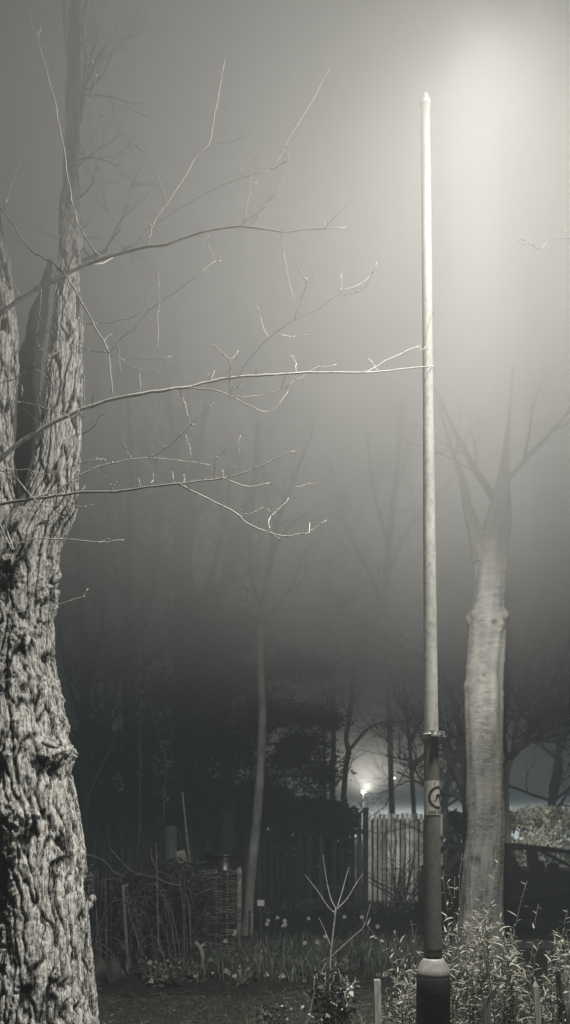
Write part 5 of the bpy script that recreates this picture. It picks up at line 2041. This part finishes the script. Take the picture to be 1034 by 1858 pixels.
topR = lambda px: float(np.interp(px, [795, 830, 860, 890, 920, 950, 990, 1034, 1080], [1690, 1655, 1630, 1630, 1665, 1700, 1700, 1665, 1650]))
shrub('dense pale-edged narrow-leaved shrub growing just right of the lamp post', 'leafy_shrub', 800, 935, 4.5, 5.8, topR, 72, 131,
      [(830, 838, 1548, 5.2, 26), (820, 826, 1590, 5.0, 20), (880, 905, 1548, 5.3, 26), (870, 868, 1590, 5.4, 22), (915, 955, 1598, 5.0, 26), (840, 812, 1600, 5.0, 20), (820, 802, 1580, 5.4, 22)])
shrub('pale-edged narrow-leaved shrub at the far right below the parked car', 'leafy_shrub', 925, 1070, 4.5, 5.8, topR, 60, 132,
      [(960, 975, 1640, 5.2, 22), (1000, 1030, 1650, 5.0, 26)])
topL = lambda px: float(np.interp(px, [690, 730, 770, 800], [1790, 1750, 1715, 1700]))
shrub('arching sprays of a pale narrow-leaved shrub just left of the lamp post base', 'leafy_shrub', 700, 800, 4.6, 5.6, topL, 42, 133,
      [(740, 655, 1668, 5.3, 20), (750, 690, 1700, 5.3, 26), (755, 715, 1690, 5.2, 28), (760, 745, 1670, 5.2, 14), (745, 705, 1735, 5.1, 26), (770, 700, 1760, 5.0, 26)])

# ---------------------------------------------------------------- rose bush and pruned shrub in front
rr = random.Random(141)


def rose(label, px0, px1, topy, Y, n, seed):
    rng = random.Random(seed)
    root = thing('rose_bush', label, 'rose bush', (gx((px0 + px1) / 2, Y), Y, 0))
    st_, lv, pl = MB(), MB(), MB()
    for k in range(n):
        px = rng.uniform(px0, px1)
        py = topy + abs(rng.gauss(0, 38))
        yy = Y + rng.gauss(0, .12)
        tip = P(px, py, yy)
        base = Vector((gx((px0 + px1) / 2, Y) + rng.gauss(0, .10), Y + rng.gauss(0, .08), -.02))
        pts = [base.lerp(tip, i / 5) + Vector((rng.gauss(0, .015), rng.gauss(0, .015), .02 * math.sin(i / 5 * PI))) for i in range(6)]
        st_.tube(pts, [.006, .0055, .005, .004, .003, .002], 6, rng.random())
        for j in range(9):
            i = rng.randint(2, 4)
            p = pts[i].lerp(pts[i + 1], rng.random())
            d = Vector((rng.gauss(0, 1), rng.gauss(0, 1), rng.gauss(-.1, .5))).normalized()
            for q in range(rng.randint(2, 4)):
                pp = p + d * (.025 * (q + 1))
                side = d.cross(Vector((0, 0, 1)))
                dd = d * .4 + side * (1 if q % 2 else -1) + Vector((rng.gauss(0, .3), rng.gauss(0, .3), rng.gauss(-.2, .4)))
                L = rng.uniform(.032, .058)
                (pl if rng.random() < .16 else lv).leaf(pp, dd, Vector((rng.gauss(0, .6), rng.gauss(0, .6), 1)), L, L * .62, rng.random(), bend=rng.uniform(0, .3), fold=.12)
    st_.build('stems', M['cane'], root)
    lv.build('leaves', M['rose_leaf'], root, smooth=False)
    if pl.v:
        tag(pl.build('leaves', M['rose_highlight'], root, smooth=False), 'upturned leaves with highlights painted in as pale colour')
    return root


rose('small dark glossy-leaved rose bush at the front edge of the lawn', 545, 655, 1745, 5.9, 20, 142)
rose('low sprawling dark-leaved rose sprig left of the small rose bush', 465, 520, 1815, 6.2, 7, 143)


def pruned():
    Y = 6.4
    root = thing('pruned_shrub', 'bare pruned shrub of four straight spreading prongs above the rose bush', 'shrub', (gx(600, Y), Y, 0))
    mb = MB()
    mb.tube([P(597, 1900, Y), P(598, 1800, Y), P(600, 1730, Y), P(608, 1660, Y), P(609, 1648, Y)], [.009, .008, .007, .0065, .006], 8)
    mb.build('stem', M['cane'], root)
    for pl in [[(607, 1656), (595, 1645), (575, 1615), (553, 1587)], [(609, 1648), (600, 1630), (592, 1595), (586, 1552)], [(611, 1648), (620, 1620), (628, 1590), (633, 1573)], [(611, 1650), (630, 1630), (645, 1605), (659, 1585)]]:
        mb = MB()
        pts = [P(q[0], q[1], Y + .03 * i) for i, q in enumerate(smooth_line(pl, 3))]
        mb.tube(pts, [.0052 + (.0022 - .0052) * i / (len(pts) - 1) for i in range(len(pts))], 6, .6)
        nodes_on(mb, pts, .003, rr, 2)
        mb.build('prong', M['cane'], root)
    for pl in [[(599, 1715), (590, 1690), (578, 1664)], [(596, 1740), (640, 1700), (660, 1680), (672, 1640)], [(590, 1740), (575, 1755)]]:
        mb = MB()
        pts = [P(q[0], q[1], Y + .02 * i) for i, q in enumerate(smooth_line(pl, 3))]
        mb.tube(pts, [.004 + (.0018 - .004) * i / (len(pts) - 1) for i in range(len(pts))], 6, .3)
        mb.build('prong', M['cane'], root)


pruned()


# ---------------------------------------------------------------- stakes of the bed edge
def stake(label, px, py, w, Y, tilt, pointed, mat='stake'):
    c = P(px, py, Y)
    h = w / F * Y / 2
    mb = MB()
    t = math.tan(math.radians(tilt))
    zb = -.08
    if pointed:
        zs = [zb, c.z * .5, c.z - .035, c.z - .004]
        sc = [1, 1, .97, .25]
    else:
        zs = [zb, c.z * .5, c.z - .006, c.z]
        sc = [1, 1, 1, .86]
    vs_, fs_ = [], []
    for z, s in zip(zs, sc):
        ox = (z - c.z) * t
        for dx, dy in ((-1, -1), (1, -1), (1, 1), (-1, 1)):
            vs_.append((c.x + ox + dx * h * s + .001 * noise.noise(Vector((z * 20, dx, 0))), Y + dy * h * .8 * s, z))
    for i in range(len(zs) - 1):
        for k in range(4):
            k2 = (k + 1) % 4
            fs_.append((4 * i + k, 4 * i + k2, 4 * i + 4 + k2, 4 * i + 4 + k))
    fs_ += [(3, 2, 1, 0), tuple(len(vs_) - 4 + k for k in range(4))]
    mb.add(vs_, fs_)
    o = mb.build('wooden_stake', M[mat], smooth=False)
    tag(o, label, 'stake', 'wooden stakes along the bed edge')


stake('flat-topped stake standing between the rose bush and the lamp post base', 684, 1777, 12, 5.0, -1.5, False)
stake('sharp-pointed pale stake among the right shrub leaves', 971, 1779, 10, 4.5, -4, True)
stake('dark stake beside the sharp-pointed one, the tallest of the stakes', 1013, 1762, 11, 4.6, -5, False, 'grey_post')
stake('squat broad stake half hidden in leaves near the lamp post base', 884, 1808, 13, 4.5, 1, False, 'grey_post')
stake('slim stake at the extreme right edge of the shrub', 1027, 1762, 8, 4.7, -3, False)
stake('narrow stake deep among leaves below the ringed tree', 910, 1716, 8, 5.5, 1, False, 'grey_post')

# ---------------------------------------------------------------- render settings
SC.view_settings.view_transform = 'Standard'
SC.view_settings.look = 'None'
SC.view_settings.exposure = 0
SC.view_settings.gamma = 1
SC.render.engine = 'CYCLES'
cy = SC.cycles
cy.max_bounces = 4
cy.diffuse_bounces = 2
cy.glossy_bounces = 2
cy.transmission_bounces = 2
cy.transparent_max_bounces = 8
cy.volume_bounces = 0
cy.volume_max_steps = 24
cy.use_denoising = True
try:
    cy.denoiser = 'OPENIMAGEDENOISE'
except Exception:
    pass
cy.sample_clamp_indirect = 4
cy.caustics_reflective = False
cy.caustics_refractive = False
